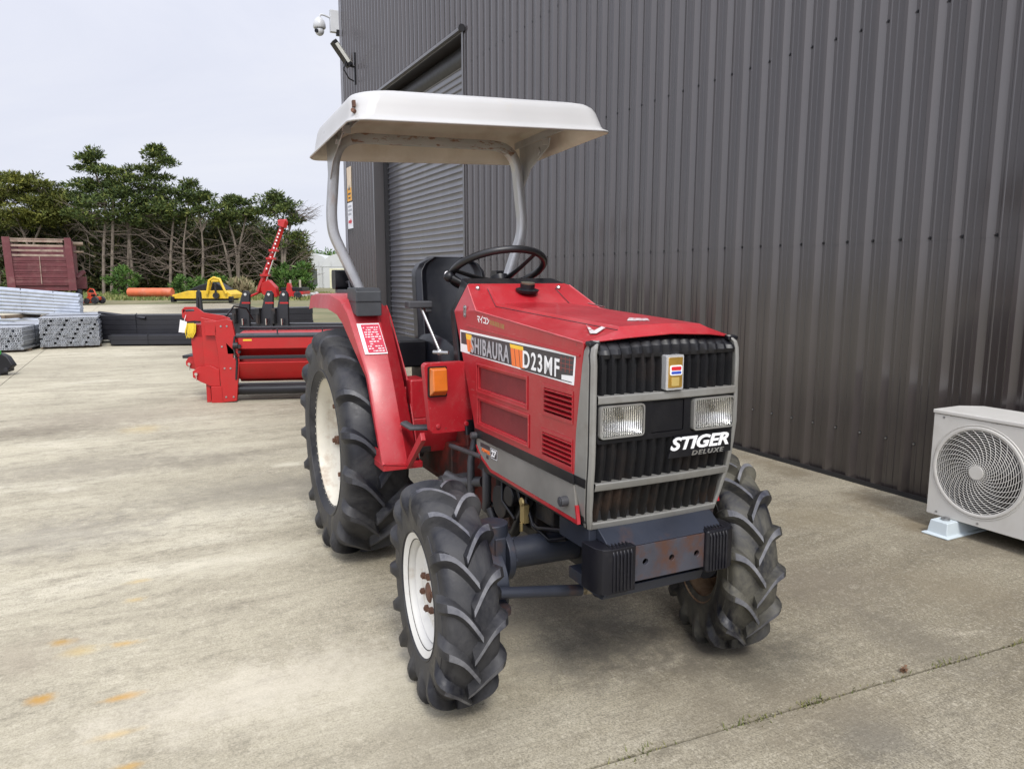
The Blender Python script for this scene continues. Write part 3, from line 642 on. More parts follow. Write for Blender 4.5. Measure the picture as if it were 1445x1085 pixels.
# --- roll bar
def curve(pts,r=.12,n=6):
    out=[Vector(pts[0])]
    for a,b,c in zip(pts,pts[1:],pts[2:]):
        a,b,c=Vector(a),Vector(b),Vector(c); u=(a-b).normalized(); w=(c-b).normalized(); rr=min(r,(a-b).length*.45,(c-b).length*.45)
        p0=b+u*rr; p1=b+w*rr
        for i in range(n+1):
            t=i/n; out.append((p0*(1-t)**2+b*2*t*(1-t)+p1*t*t))
    out.append(Vector(pts[-1])); return out
RB=[(-.16,-.375,1.20),(-.20,-.530,1.565),(-.20,-.535,1.66),(-.20,-.500,2.035),(-.20,.490,2.060),(-.20,.535,1.66),(-.20,.530,1.58),(-.16,.375,1.20)]
q=MB()
pts=curve(RB,.14,7)
def barsweep(q,pts,wx,wn,cap=True):
    rows=[];k=len(pts)
    for i,p in enumerate(pts):
        t=(pts[min(i+1,k-1)]-pts[max(i-1,0)]).normalized(); fx=Vector((1,0,0)); fx=(fx-t*fx.dot(t)).normalized(); b=t.cross(fx)
        a,c=wx/2,wn/2; e=.10
        rows.append([p+fx*a*x+b*c*y for x,y in ((1,1-e*2),(1,-1+e*2),(1-e,-1),(-1+e,-1),(-1,-1+e*2),(-1,1-e*2),(-1+e,1),(1-e,1))])
    q.grid(rows,closed=True)
top=[i for i,p in enumerate(pts) if p.z>2.0]
barsweep(q,pts,.048,.046)
for i,f_ in enumerate(q.f):
    if all(q.v[k][2]>2.0 for k in f_): q.m[i]=1
rb_=obj('roll_bar',q,[M['galvbar'],M['barrust']],T,smooth=40)
for S in (-1,1):
    z0=1.94 if S<0 else 1.965
    q=MB(); q.prism([(-.215,z0-.125),(-.185,z0-.125),(-.10,z0-.035),(.10,z0+.055),(.12,z0+.098),(-.235,z0+.098)],S*.535,S*.541); q.prism([(S*.50,z0-.02),(S*.575,z0-.02),(S*.575,z0+.09),(S*.50,z0+.09)],.05,.057,plane='yz') if 0 else None
    q.box((.10,S*.50,z0+.06),(.106,S*.541,z0+.097)); q.cyl((.0,S*.552,z0+.045),(.0,S*.525,z0+.045),.020,12); obj('canopy_bracket',q,M['galvbar'],rb_,bevel=.002)
# --- canopy
CM=Matrix.Translation((.10,.016,2.0))@Matrix.Rotation(R(2.5),4,'X')@Matrix.Rotation(R(-1.6),4,'Y')
rings=[(.0,-.004,.07),(.003,.001,.07),(.016,.010,.08),(.021,.024,.09),(.028,.060,.10),(.034,.090,.11),(.041,.108,.12),(.054,.122,.13),(.080,.131,.14),(.15,.138,.15),(.30,.143,.12)]
q=MB(); rows=[]
for ins,z,r_ in rings:
    x0,x1,y1=-.455+ins,.450-ins,.632-ins
    droop=lambda x:(-.018*max(0,-x/.45)**1.5 -.006*max(0,x/.45))
    rows.append([(a,b,z*(1-.0)+(droop(a) if z<.05 else droop(a)*.6)) for a,b in rrect(x0,-y1,x1,y1,max(.03,r_),7)])
q.grid(rows,M=CM,closed=True); k=len(rows[0]); q.f.append(tuple(len(q.v)-k+j for j in range(k))); q.m.append(0)
can=obj('canopy',q,[M['canopy'],M['canopy_in']],T,smooth=50,fix=True)
so=can.modifiers.new('solid','SOLIDIFY'); so.thickness=.007; so.offset=-1; so.material_offset=1; so.material_offset_rim=0
q=MB(); 
for x in (.05,.30): q.box((x-.018,-.56,.078),(x+.018,.56,.095),M=CM)
obj('canopy_stiffener',q,M['canopy_in'],can,bevel=.004)
q=MB(); q.tube([(.345,-.50,.062),(.345,.50,.062)],.006,8,M=CM)
for i in range(5): q.box((.335,-.45+.22*i,.058),(.36,-.39+.22*i,.070),M=CM)
obj('canopy_hanging_rail',q,M['rust'],can)
for S in (-1,1):
    q=MB(); q.box((-.38,S*.515,.070),(.36,S*.548,.082),M=CM); q.box((-.38,S*.515,.045),(.36,S*.520,.075),M=CM); obj('canopy_rail',q,M['galvbar'],can,bevel=.002)
q=MB(); q.cyl((.38,-.587,.03),(.40,-.605,.035),.009,8,M=CM); q.box((.375,-.60,.05),(.395,-.588,.075),M=CM); obj('canopy_bolt',q,M['rust'],can)
# --- fenders, footboards and step guards
def fender(S):
    q=MB()
    # strip running up the front of the tyre then over it : stations (x,z, y_outer, y_inner)
    st=[(.645,.545,-.545,-.425),(.640,.60,-.548,-.428),(.500,.935,-.562,-.442),(.275,1.190,-.585,-.430),(.21,1.245,-.600,-.420),(.06,1.272,-.615,-.410),(-.24,1.266,-.622,-.400),(-.36,1.255,-.622,-.395)]
    rows=[]
    for i,(x,z,a,b) in enumerate(st):
        n0=st[max(0,i-1)]; n1=st[min(len(st)-1,i+1)]; t=Vector((n1[0]-n0[0],0,n1[1]-n0[1])).normalized(); nn=Vector((t.z,0,-t.x))
        lip=.028 if i<3 else .072
        o=Vector((x,0,z)); dn=o-nn*lip
        ya=a-(0 if i<3 else .012)
        rows.append([(dn.x,S*-ya,dn.z),(x-nn.x*.006,S*-a,z-nn.z*.006),(x,S*-(a+.012),z),(x,S*-(b-.012),z),(x-nn.x*.01,S*-b,z-nn.z*.01),(x-nn.x*.06,S*-(b+.055),z-nn.z*.06)])
    q.grid(rows)
    # inner wall
    wall=[(s[0]-.008,s[1]) for s in st]
    poly=[(.600,.545)]+[(s[0]-.055,s[1]-.03) for s in st[1:5]]+[(.05,1.20),(.05,.62),(.35,.56)]
    q.prism(poly,S*.370,S*.364)
    o=obj('fender',q,M['red'],T,smooth=32,solid=.003,bevel=.002)
    q=MB(); q.prism([(.28,.540),(.650,.540),(.650,.568),(.28,.568)],S*.545,S*.37); q.prism([(.645,.568),(.652,.540),(.855,.705),(.840,.735)],S*.445,S*.425); q.prism([(.50,.568),(.650,.568),(.60,.62),(.52,.62)],S*.545,S*.535)
    o2=obj('footboard',q,M['red'],T,bevel=.003)
    q=MB(); q.box((.36,S*.51,.569),(.63,S*.38,.576))
    for i in range(8): q.box((.37+i*.033,S*.50,.576),(.382+i*.033,S*.39,.582))
    obj('rubber_mat',q,M['black'],o2,bevel=.001)
    q=MB(); q.prism(rrect(-.445,.735,-.262,1.018,.018) if S<0 else rrect(.262,.735,.445,1.018,.018),.845,.885,plane='yz',M=Matrix.Translation((0,0,0)))
    for v in range(len(q.v)):
        x,y,z=q.v[v]; t=(z-.735)/.283; q.v[v]=(x+.015*t, y+S*(.03*(1-t))*-1*1.0, z)
    o3=obj('leg_guard',q,M['red'],T,bevel=.012,seg=3)
    for y in (-.385,-.265) if S<0 else (.385,.265): q=MB(); q.sphere((.890,y,.765),.011,8,sc=(.5,1,1)); obj('rivet',q,M['red'],o3)
    q=MB(); q.prism(rrect(-.430,.885,-.352,1.005,.006) if S<0 else rrect(.352,.885,.430,1.005,.006),.893,.905,plane='yz'); b_=obj('indicator_base',q,M['black'],T,bevel=.002)
    q=MB(); ya,yb=(-.426,-.356) if S<0 else (.356,.426)
    q.add([(.905,ya,.889),(.905,yb,.889),(.905,yb,1.001),(.905,ya,1.001),(.940,ya+.006,.912),(.940,yb-.006,.912),(.932,yb-.006,.996),(.932,ya+.006,.996)],[(0,3,2,1),(4,5,6,7),(0,1,5,4),(1,2,6,5),(2,3,7,6),(3,0,4,7)])
    obj('indicator_lens',q,M['amber'],b_,bevel=.004,seg=3)
    return o
fr=fender(-1); fender(1)
# warning sticker on the front strip of the fender
def fs(u,v):  # u 0..1 from outer to inner, v 0..1 up along the sloped face
    a=Vector((.500,0,.935)); b=Vector((.275,0,1.190)); p=a.lerp(b,v); nn=Vector((b.z-a.z,0,-(b.x-a.x))).normalized()
    y=-.562+u*.125-(v*.012)
    return (p.x+nn.x*.004,y,p.z+nn.z*.004)
def fsheet(u0,v0,u1,v1,m,name,lift=0):
    P=[fs(u0,v0),fs(u1,v0),fs(u1,v1),fs(u0,v1)]; nn=Vector((.75,0,.66))
    q=MB(); P2=[tuple(Vector(p)+nn*(.0008+lift)) for p in P]; P=[tuple(Vector(p)+nn*lift) for p in P]
    q.add(P+P2,[(3,2,1,0),(4,5,6,7),(0,1,5,4),(1,2,6,5),(2,3,7,6),(3,0,4,7)]); return obj(name,q,m,fr,smooth=0)
fsheet(.12,.30,.93,.80,M['sticker'],'warning_label')
fsheet(.25,.32,.91,.78,M['stickred'],'warning_label_panel',.001)
rg=random.Random(2)
q=MB(); nn=Vector((.75,0,.66))
for i in range(11):
    v=.34+i*.038; u=.30
    while u<.80:
        w_=rg.uniform(.03,.12); P=[fs(u,v),fs(min(.86,u+w_),v),fs(min(.86,u+w_),v+.014),fs(u,v+.014)]; P=[tuple(Vector(p)+nn*.0024) for p in P]; 
        if rg.random()<.75: q.add(P,[(0,1,2,3)])
        u+=w_+.03
obj('warning_label_text',q,M['sticker'],fr,smooth=0,fix=False)
# lamp boxes and rear lamp
for S in (-1,1):
    q=MB(); q.prism([(.18,1.205),(.345,1.175),(.345,1.285),(.315,1.300),(.18,1.300)],S*.560,S*.445); lb=obj('tail_lamp_box',q,mat('dark_grey_lamp_box',(.035,.038,.042),.5,0,.2,8,bump=.1),T,bevel=.005)
    q=MB(); q.box((.19,S*.562,1.238),(.348,S*.5605,1.242)); q.box((.3455,S*.558,1.238),(.3475,S*.447,1.242)); obj('lamp_box_seam',q,M['black'],lb)
    q=MB(); q.prism(rrect(-.36,1.285,-.27,1.385,.02),S*.51,S*.41); rl=obj('work_lamp',q,M['black'],T,bevel=.02,seg=3)
    q=MB(); q.tube([(-.27,S*.45,1.32),(-.22,S*.45,1.325),(-.20,S*.45,1.28)],.009,8); q.box((-.33,S*.50,1.265),(.05,S*.42,1.285)); obj('lamp_bracket',q,M['padstripe'],rl,bevel=.003)
# pedals, linkage under the step
q=MB(); q.tube([(.83,-.20,.70),(.86,-.235,.60),(.86,-.235,.46)],.016,10); q.tube([(.98,-.20,.70),(1.02,-.235,.60),(1.02,-.235,.48),(.98,-.22,.43)],.018,10); q.tube([(.80,-.30,.66),(1.05,-.27,.665)],.010,8); q.tube([(.74,-.30,.52),(.80,-.26,.50),(.9,-.2,.52)],.022,10); q.cyl((.76,-.33,.49),(.76,-.20,.49),.035,14)
obj('pedal_linkage',q,M['padstripe'],T,smooth=50)
q=MB(); q.prism([(.60,.60),(.65,.605),(.65,.63),(.60,.62)],-.39,-.33); q.tube([(.62,-.36,.61),(.60,-.36,.58)],.01,8); obj('brake_pedal',q,M['dark'],T,bevel=.004)
q=MB(); q.tube([(.62,-.44,.735),(.66,-.42,.72),(.68,-.36,.72),(.70,-.28,.725)],.024,10,flat=.45); obj('mud_flap_handle',q,M['padstripe'],T,smooth=50)
# ------------------------------------------------------------------ camera, light, sky
FP=1036.; PT=math.atan(152/1036.)
cam=bpy.data.cameras.new('camera'); co=bpy.data.objects.new('camera',cam); col.objects.link(co)
cam.sensor_width=36; cam.lens=36*FP/1445; cam.clip_end=2000; cam.clip_start=.05
co.location=(0,0,1.35); co.rotation_euler=(PI/2-PT,0,0); scene.camera=co
def at(px,py,Y):      # a point of the photograph at depth Y metres in front of the camera, as world x,y,z
    x=(px-722.5)/FP; y=-(py-542.5)/FP; c,s=math.cos(PT),math.sin(PT)
    d=Vector((x,c+y*s,-s+y*c)); return Vector((0,0,1.35))+d*(Y/d.y)
def gr(px,py):
    p=at(px,py,10.); d=p-Vector((0,0,1.35)); return Vector((0,0,1.35))+d*(1.35/-d.z)
wd=bpy.data.worlds.new('World'); scene.world=wd; wd.use_nodes=True
N,L=wd.node_tree.nodes,wd.node_tree.links
bg=N['Background']; sky=N.new('ShaderNodeTexSky'); sky.sky_type='NISHITA'; sky.sun_disc=False
SUN_EL,SUN_AZ=R(48),R(166)
sky.sun_elevation=SUN_EL; sky.sun_rotation=SUN_AZ
tc=N.new('ShaderNodeTexCoord').outputs['Generated']
cl=noise(N,L,mapping(N,L,tc,(1,1,3.2)),1.7,7,.6,.5)
cc=ramp(N,L,cl,[(.25,(7.9,8.2,9.5)),(.55,(8.8,9.0,10.1)),(.8,(9.6,9.7,10.4))])
sep=N.new('ShaderNodeSeparateXYZ'); L.new(tc,sep.inputs[0])
mz=N.new('ShaderNodeMapRange'); mz.interpolation_type='SMOOTHSTEP'; mz.inputs[1].default_value=.15; mz.inputs[2].default_value=.95; mz.inputs[3].default_value=1.0; mz.inputs[4].default_value=1.45; L.new(sep.outputs[2],mz.inputs[0])
vm=N.new('ShaderNodeVectorMath'); vm.operation='SCALE'; L.new(mix(N,L,.90,sky.outputs[0],cc),vm.inputs[0]); L.new(mz.outputs[0],vm.inputs['Scale'])
dt=N.new('ShaderNodeVectorMath'); dt.operation='DOT_PRODUCT'; L.new(tc,dt.inputs[0]); dt.inputs[1].default_value=(math.sin(SUN_AZ)*math.cos(SUN_EL),math.cos(SUN_AZ)*math.cos(SUN_EL),math.sin(SUN_EL))
mg=N.new('ShaderNodeMapRange'); mg.interpolation_type='SMOOTHSTEP'; mg.inputs[1].default_value=.0; mg.inputs[2].default_value=1.0; mg.inputs[3].default_value=1.0; mg.inputs[4].default_value=2.0; L.new(dt.outputs['Value'],mg.inputs[0])
v2=N.new('ShaderNodeVectorMath'); v2.operation='SCALE'; L.new(vm.outputs[0],v2.inputs[0]); L.new(mg.outputs[0],v2.inputs['Scale'])
L.new(v2.outputs[0],bg.inputs['Color']); bg.inputs['Strength'].default_value=.081
sl_=bpy.data.lights.new('sun','SUN'); so_=bpy.data.objects.new('sun',sl_); col.objects.link(so_)
sl_.energy=2.2; sl_.angle=R(15); sl_.color=(1,.965,.91)
# sun_rotation is measured clockwise from +Y : light comes from that bearing
sd=Vector((math.sin(SUN_AZ)*math.cos(SUN_EL),math.cos(SUN_AZ)*math.cos(SUN_EL),math.sin(SUN_EL)))
so_.rotation_euler=sd.to_track_quat('Z','Y').to_euler()
scene.view_settings.view_transform='Standard'; scene.view_settings.look='None'; scene.view_settings.exposure=.24; scene.view_settings.gamma=1
scene.cycles.max_bounces=8; scene.cycles.use_denoising=True
# ------------------------------------------------------------------ ground
BZ=math.atan2(.8918,-.4524); BP=(3.7428,1.8988,0)      # wall frame: x along the wall (away), y out of the wall
def concrete():
    m,p=newmat('weathered_broomed_concrete'); N,L=ndz(m); tc=N.new('ShaderNodeTexCoord').outputs['Object']
    # x along wall, y out from wall ; broom marks and stains run along y
    big=noise(N,L,mapping(N,L,tc,(.55,.28,1)),1.0,5,.6,.5)
    med=noise(N,L,mapping(N,L,tc,(2.6,.9,1),loc=(3,5,0)),1.0,8,.66,.8)
    fine=noise(N,L,tc,150,3,.75)
    fine2=noise(N,L,tc,38,6,.7)
    br=noise(N,L,mapping(N,L,tc,(110,2.2,1)),1.0,3,.6,.15)
    c=mix(N,L,ramp(N,L,big,[(.33,0),(.66,1)]),(.28,.262,.212),(.47,.445,.368))
    dark=ramp(N,L,med,[(.38,1),(.56,0)])
    c=mix(N,L,mix(N,L,.75,(0,0,0),dark),c,(.20,.182,.148))
    light=ramp(N,L,noise(N,L,mapping(N,L,tc,(1.5,.55,1),loc=(9,2,0)),1.0,7,.62,.6),[(.56,0),(.68,.75)])
    c=mix(N,L,light,c,(.54,.52,.45))
    # region weights : away from the wall the slab is paler, beside it darker and browner
    sp=N.new('ShaderNodeSeparateXYZ'); L.new(tc,sp.inputs[0])
    mr=N.new('ShaderNodeMapRange'); mr.interpolation_type='SMOOTHSTEP'; mr.inputs[1].default_value=2.0; mr.inputs[2].default_value=4.3
    ad=N.new('ShaderNodeMath'); ad.operation='MULTIPLY_ADD'; ad.inputs[1].default_value=2.2; L.new(big,ad.inputs[0]); 
    sb=N.new('ShaderNodeMath'); sb.operation='SUBTRACT'; L.new(sp.outputs[1],sb.inputs[0]); sb.inputs[1].default_value=1.1; L.new(sb.outputs[0],ad.inputs[2]); L.new(ad.outputs[0],mr.inputs[0])
    near=mix(N,L,.50,c,(.150,.127,.085)); far=mix(N,L,.34,c,(.47,.446,.362))
    c=mix(N,L,mr.outputs[0],near,far)
    g1=noise(N,L,mapping(N,L,tc,(1.4,.8,1),loc=(6,3,2)),11.0,12,.82)
    gm_=N.new('ShaderNodeMath'); gm_.operation='MULTIPLY'; L.new(ramp(N,L,g1,[(.49,0),(.60,.75)]),gm_.inputs[0]); L.new(ramp(N,L,med,[(.30,1),(.62,.18)]),gm_.inputs[1])
    c=mix(N,L,gm_.outputs[0],c,(.125,.115,.092))
    g2=noise(N,L,mapping(N,L,tc,(1,.6,1),loc=(1,7,4)),6.0,12,.8); c=mix(N,L,ramp(N,L,g2,[(.56,0),(.66,.5)]),c,(.55,.52,.44))
    # speckle and broom
    sw=N.new('ShaderNodeMapRange'); sw.inputs[3].default_value=1.0; sw.inputs[4].default_value=.42; L.new(mr.outputs[0],sw.inputs[0])
    def wt(col_):
        q_=N.new('ShaderNodeMath'); q_.operation='MULTIPLY'; L.new(col_,q_.inputs[0]); L.new(sw.outputs[0],q_.inputs[1]); return q_.outputs[0]
    c=mix(N,L,wt(ramp(N,L,fine,[(.38,.8),(.53,0)])),c,(.09,.08,.062))
    c=mix(N,L,ramp(N,L,fine2,[(.52,0),(.72,.4)]),c,(.54,.51,.44))
    c=mix(N,L,wt(ramp(N,L,br,[(.34,.34),(.50,0)])),c,(.12,.11,.09))
    c=mix(N,L,wt(ramp(N,L,noise(N,L,tc,62,4,.7),[(.35,.55),(.48,0)])),c,(.11,.10,.078))
    c=mix(N,L,wt(ramp(N,L,noise(N,L,tc,95,3,.7),[(.56,0),(.70,.5)])),c,(.56,.53,.46))
    hair=noise(N,L,mapping(N,L,tc,(5.5,1.2,1),(0,0,.35),(1,8,2)),1.0,4,.55,1.8)
    c=mix(N,L,ramp(N,L,hair,[(.494,0),(.50,.30),(.506,0)]),c,(.12,.11,.09))
    hair2=noise(N,L,mapping(N,L,tc,(1.6,2.4,1),(0,0,.9),(4,1,5)),1.0,2,.5,1.2)
    wob=noise(N,L,tc,9,9,.75)
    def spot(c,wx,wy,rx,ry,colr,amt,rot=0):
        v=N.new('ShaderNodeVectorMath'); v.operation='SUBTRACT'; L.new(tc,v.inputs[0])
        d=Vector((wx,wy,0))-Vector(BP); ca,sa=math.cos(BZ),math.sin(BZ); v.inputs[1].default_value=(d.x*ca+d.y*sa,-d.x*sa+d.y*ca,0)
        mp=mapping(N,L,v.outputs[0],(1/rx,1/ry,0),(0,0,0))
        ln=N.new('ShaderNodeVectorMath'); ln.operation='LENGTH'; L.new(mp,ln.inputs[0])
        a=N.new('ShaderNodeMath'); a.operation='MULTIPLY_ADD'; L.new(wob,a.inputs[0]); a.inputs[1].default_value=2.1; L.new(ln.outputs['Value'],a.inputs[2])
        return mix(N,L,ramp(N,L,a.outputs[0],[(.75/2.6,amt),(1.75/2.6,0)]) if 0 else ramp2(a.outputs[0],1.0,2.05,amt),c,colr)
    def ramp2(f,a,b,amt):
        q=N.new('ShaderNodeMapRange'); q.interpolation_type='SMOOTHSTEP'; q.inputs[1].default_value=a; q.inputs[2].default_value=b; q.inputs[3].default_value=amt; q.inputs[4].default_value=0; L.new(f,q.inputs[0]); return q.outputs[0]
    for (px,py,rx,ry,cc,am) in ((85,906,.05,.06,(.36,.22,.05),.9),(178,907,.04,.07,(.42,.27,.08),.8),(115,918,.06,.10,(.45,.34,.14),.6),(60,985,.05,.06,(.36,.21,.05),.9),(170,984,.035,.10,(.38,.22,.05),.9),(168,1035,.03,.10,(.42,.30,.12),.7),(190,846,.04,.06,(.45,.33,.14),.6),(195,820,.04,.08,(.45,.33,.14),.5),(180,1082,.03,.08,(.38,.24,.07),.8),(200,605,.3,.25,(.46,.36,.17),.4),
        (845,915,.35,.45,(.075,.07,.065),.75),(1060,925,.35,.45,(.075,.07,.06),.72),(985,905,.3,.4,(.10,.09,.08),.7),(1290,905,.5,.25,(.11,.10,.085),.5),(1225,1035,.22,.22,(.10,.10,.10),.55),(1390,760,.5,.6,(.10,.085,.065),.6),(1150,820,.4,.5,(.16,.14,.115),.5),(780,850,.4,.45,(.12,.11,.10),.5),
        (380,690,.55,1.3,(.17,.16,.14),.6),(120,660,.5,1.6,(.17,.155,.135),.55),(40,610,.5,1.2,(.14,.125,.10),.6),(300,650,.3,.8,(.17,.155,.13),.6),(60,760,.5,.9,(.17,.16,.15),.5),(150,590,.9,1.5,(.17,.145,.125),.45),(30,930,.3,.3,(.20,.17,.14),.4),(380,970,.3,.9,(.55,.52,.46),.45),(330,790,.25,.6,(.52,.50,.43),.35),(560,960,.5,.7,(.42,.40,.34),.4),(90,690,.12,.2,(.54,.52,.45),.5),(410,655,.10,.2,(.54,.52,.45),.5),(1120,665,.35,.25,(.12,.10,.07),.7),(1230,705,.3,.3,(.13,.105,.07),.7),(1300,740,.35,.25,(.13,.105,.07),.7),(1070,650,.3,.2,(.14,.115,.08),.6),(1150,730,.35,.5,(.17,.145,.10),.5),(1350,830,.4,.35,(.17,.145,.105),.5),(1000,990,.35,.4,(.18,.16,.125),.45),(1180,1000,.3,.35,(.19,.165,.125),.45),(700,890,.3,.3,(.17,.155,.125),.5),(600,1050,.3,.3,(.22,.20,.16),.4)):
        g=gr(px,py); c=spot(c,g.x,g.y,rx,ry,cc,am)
    c=mix(N,L,1.0,c,(1.11,1.075,.985),'MULTIPLY')
    L.new(c,p.inputs['Base Color']); p.inputs['Roughness'].default_value=.88; p.inputs['Specular IOR Level'].default_value=.3
    b1=N.new('ShaderNodeBump'); b1.inputs['Strength'].default_value=.35; b1.inputs['Distance'].default_value=.003; L.new(br,b1.inputs['Height'])
    b2=N.new('ShaderNodeBump'); b2.inputs['Strength'].default_value=.45; b2.inputs['Distance'].default_value=.002; L.new(fine,b2.inputs['Height']); L.new(b1.outputs[0],b2.inputs['Normal']); L.new(b2.outputs[0],p.inputs['Normal'])
    return m
def struct(o): o['kind']='structure'; return o
M['concrete']=concrete()
q=MB()
# slabs with real joints: sheet pieces with 9 mm gaps over a dark bed
XS=[-12,1.43-4.5,1.43,7.43,13.43,19.4,25.4,31.4,40.5]; YS=[.03,5.8,11.8,17.8,23.8,29.8,38,50]
g_=.0045
for a,b in zip(XS,XS[1:]):
    for c,d in zip(YS,YS[1:]):
        sk=lambda x,y: x+(-.092+.0713*y if abs(x-1.43)<.02 else 0)      # the nearest joint runs slightly askew
        q.prism([(sk(a+g_,c+g_),c+g_),(sk(b-g_,c+g_),c+g_),(sk(b-g_,d-g_),d-g_),(sk(a+g_,d-g_),d-g_)],-.05,0,plane='xy')
yard=struct(obj('concrete_yard',q,M['concrete'],None,BP,(0,0,BZ),smooth=0,fix=False))
soilm=mat('dark_joint_soil',(.05,.045,.03),.95,0,.4,30)
q=MB(); q.box((-12,-.5,-.012),(40.5,50,-.006)); struct(obj('joint_bed',q,soilm,None,BP,(0,0,BZ),smooth=0))
def grassmat(name,a,b,s=2.0):
    m,p=newmat(name); N,L=ndz(m); tc=N.new('ShaderNodeTexCoord').outputs['Object']
    c=mix(N,L,ramp(N,L,noise(N,L,tc,s,8,.7),[(.35,0),(.65,1)]),a,b); L.new(c,p.inputs['Base Color']); p.inputs['Roughness'].default_value=.95
    return m
q=MB(); q.box((-400,-60,-.06),(400,500,-.055)); struct(obj('ground',q,grassmat('rough_grass_ground',(.085,.095,.035),(.20,.17,.09),.25),smooth=0))
# grass tufts in the near joint
def leafmat(name,stops,rough=.8,trans=0):
    m,p=newmat(name); N,L=ndz(m); g=N.new('ShaderNodeNewGeometry')
    L.new(ramp(N,L,g.outputs['Random Per Island'],stops),p.inputs['Base Color']); p.inputs['Roughness'].default_value=rough; p.inputs['Specular IOR Level'].default_value=.25
    return m
def bmo(name,mb,mats,**k): return obj(name,mb,mats,fix=False,smooth=0,**k)
rg=random.Random(11); q=MB()
gm=leafmat('joint_grass',[(0,(.06,.075,.02)),(.5,(.13,.14,.04)),(1,(.22,.19,.08))])
for (yy,n,s) in ((.28,70,.022),(.55,30,.014),(.75,26,.014),(1.05,40,.018),(1.22,60,.02),(1.6,30,.014),(1.75,50,.018),(2.15,26,.012),(2.35,70,.022),(2.6,60,.02),(1.38,30,.014),(2.0,22,.012),(.9,20,.012),(3.0,40,.02)):
    for i in range(n):
        y=yy+rg.gauss(0,.05); x=1.338+.0713*y+rg.gauss(0,.010); a=rg.uniform(0,2*PI); h=s*rg.uniform(.5,1.2); w_=.0025; dx,dy=math.cos(a),math.sin(a)
        q.add([(x-dy*w_,y+dx*w_,-.004),(x+dy*w_,y-dx*w_,-.004),(x+dx*h*.9,y+dy*h*.9,h*.7)],[(0,1,2)])
tag(bmo('joint_grass',q,gm,loc=BP,rot=(0,0,BZ)),'thin grass and moss growing in the slab joint in the foreground','grass',kind='stuff')
q=MB()
for i in range(22):
    p=gr(1160+rg.gauss(0,9) if 0 else 1276+rg.gauss(0,3),948+rg.gauss(0,3)); a=rg.uniform(0,PI); s=rg.uniform(.006,.014)
    q.add([(p.x,p.y,.001),(p.x+math.cos(a)*s,p.y+math.sin(a)*s,.010),(p.x+math.cos(a+2)*s*.6,p.y+math.sin(a+2)*s*.6,.014)],[(0,1,2)])
tag(bmo('dry_leaf_litter',q,leafmat('dry_leaf',[(0,(.09,.05,.03)),(1,(.22,.13,.08))])),'small crumple of dry brown leaves on the slab joint','leaf litter',kind='stuff')
# ------------------------------------------------------------------ the shed
B=empty('warehouse','tall dark grey ribbed steel shed with a roller door along the yard','shed',BP,BZ)
def cladm(name,c0,rough=.3,c1=None):
    m,p=newmat(name); N,L=ndz(m); tc=N.new('ShaderNodeTexCoord').outputs['Object']
    n1=noise(N,L,mapping(N,L,tc,(9,9,.5)),1.0,6,.6); n2=noise(N,L,mapping(N,L,tc,(3,1,1.1),loc=(2,2,2)),1.0,7,.65)
    c=mix(N,L,ramp(N,L,n1,[(.3,0),(.7,1)]),tuple(x*.85 for x in c0),tuple(x*1.2 for x in c0))
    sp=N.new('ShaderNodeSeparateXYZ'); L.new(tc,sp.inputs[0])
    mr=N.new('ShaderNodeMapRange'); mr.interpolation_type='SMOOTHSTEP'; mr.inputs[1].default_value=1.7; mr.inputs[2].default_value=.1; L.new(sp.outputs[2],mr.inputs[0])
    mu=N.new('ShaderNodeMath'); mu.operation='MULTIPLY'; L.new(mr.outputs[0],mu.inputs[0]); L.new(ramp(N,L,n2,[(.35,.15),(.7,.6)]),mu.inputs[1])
    c=mix(N,L,mu.outputs[0],c,(.040,.032,.026))   # brown dust low on the wall, its colour darkened to imitate dimmer reflection
    L.new(c,p.inputs['Base Color']); p.inputs['Roughness'].default_value=rough; p.inputs['Specular IOR Level'].default_value=.6; p.inputs['Coat Weight'].default_value=.55; p.inputs['Coat Roughness'].default_value=.13
    rr=N.new('ShaderNodeMapRange'); rr.inputs[3].default_value=rough-.04; rr.inputs[4].default_value=rough+.12; L.new(n2,rr.inputs[0]); L.new(rr.outputs[0],p.inputs['Roughness'])
    bb=N.new('ShaderNodeBump'); bb.inputs['Strength'].default_value=.12; bb.inputs['Distance'].default_value=.004; L.new(noise(N,L,mapping(N,L,tc,(3,1,.6)),2.0,3,.5),bb.inputs['Height']); L.new(bb.outputs[0],p.inputs['Normal'])
    return m
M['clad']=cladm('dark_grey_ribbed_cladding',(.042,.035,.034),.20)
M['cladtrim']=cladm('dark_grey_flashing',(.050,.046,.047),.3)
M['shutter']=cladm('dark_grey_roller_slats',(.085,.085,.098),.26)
TOP=8.2; CO=16.17; DL,DR,DH=14.0,9.72,4.655
def ribline(s0,s1):
    # (s, y) outline of trapezoidal ribs, 190 mm pitch
    out=[]; P=.19; off=4.143+.012
    k=math.floor((s0-off)/P)-1
    while True:
        b=off+k*P       # rib foot on the near side; rib spans b .. b+.075 going away
        for ds,y in ((.0,0),(.028,.036),(.052,.036),(.080,0),(.112,0),(.116,.004),(.124,.004),(.128,0),(.158,0),(.162,.004),(.170,.004),(.174,0)):
            s=b+ds
            if s0<=s<=s1: out.append((s,y))
        k+=1
        if off+k*P>s1: break
    return [(s0,0)]+out+[(s1,0)]
def cladding(s0,s1,z0,z1,name,dy=0.0):
    q=MB(); l=ribline(s0,s1)
    q.grid([[(s,y+dy,z0) for s,y in l],[(s,y+dy,z1) for s,y in l]])
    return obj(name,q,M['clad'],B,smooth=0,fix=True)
c1=cladding(-3,DR,.012,1.574,'wall_cladding',.0); c2=cladding(-3,DR,1.560,TOP,'wall_cladding',.0022)
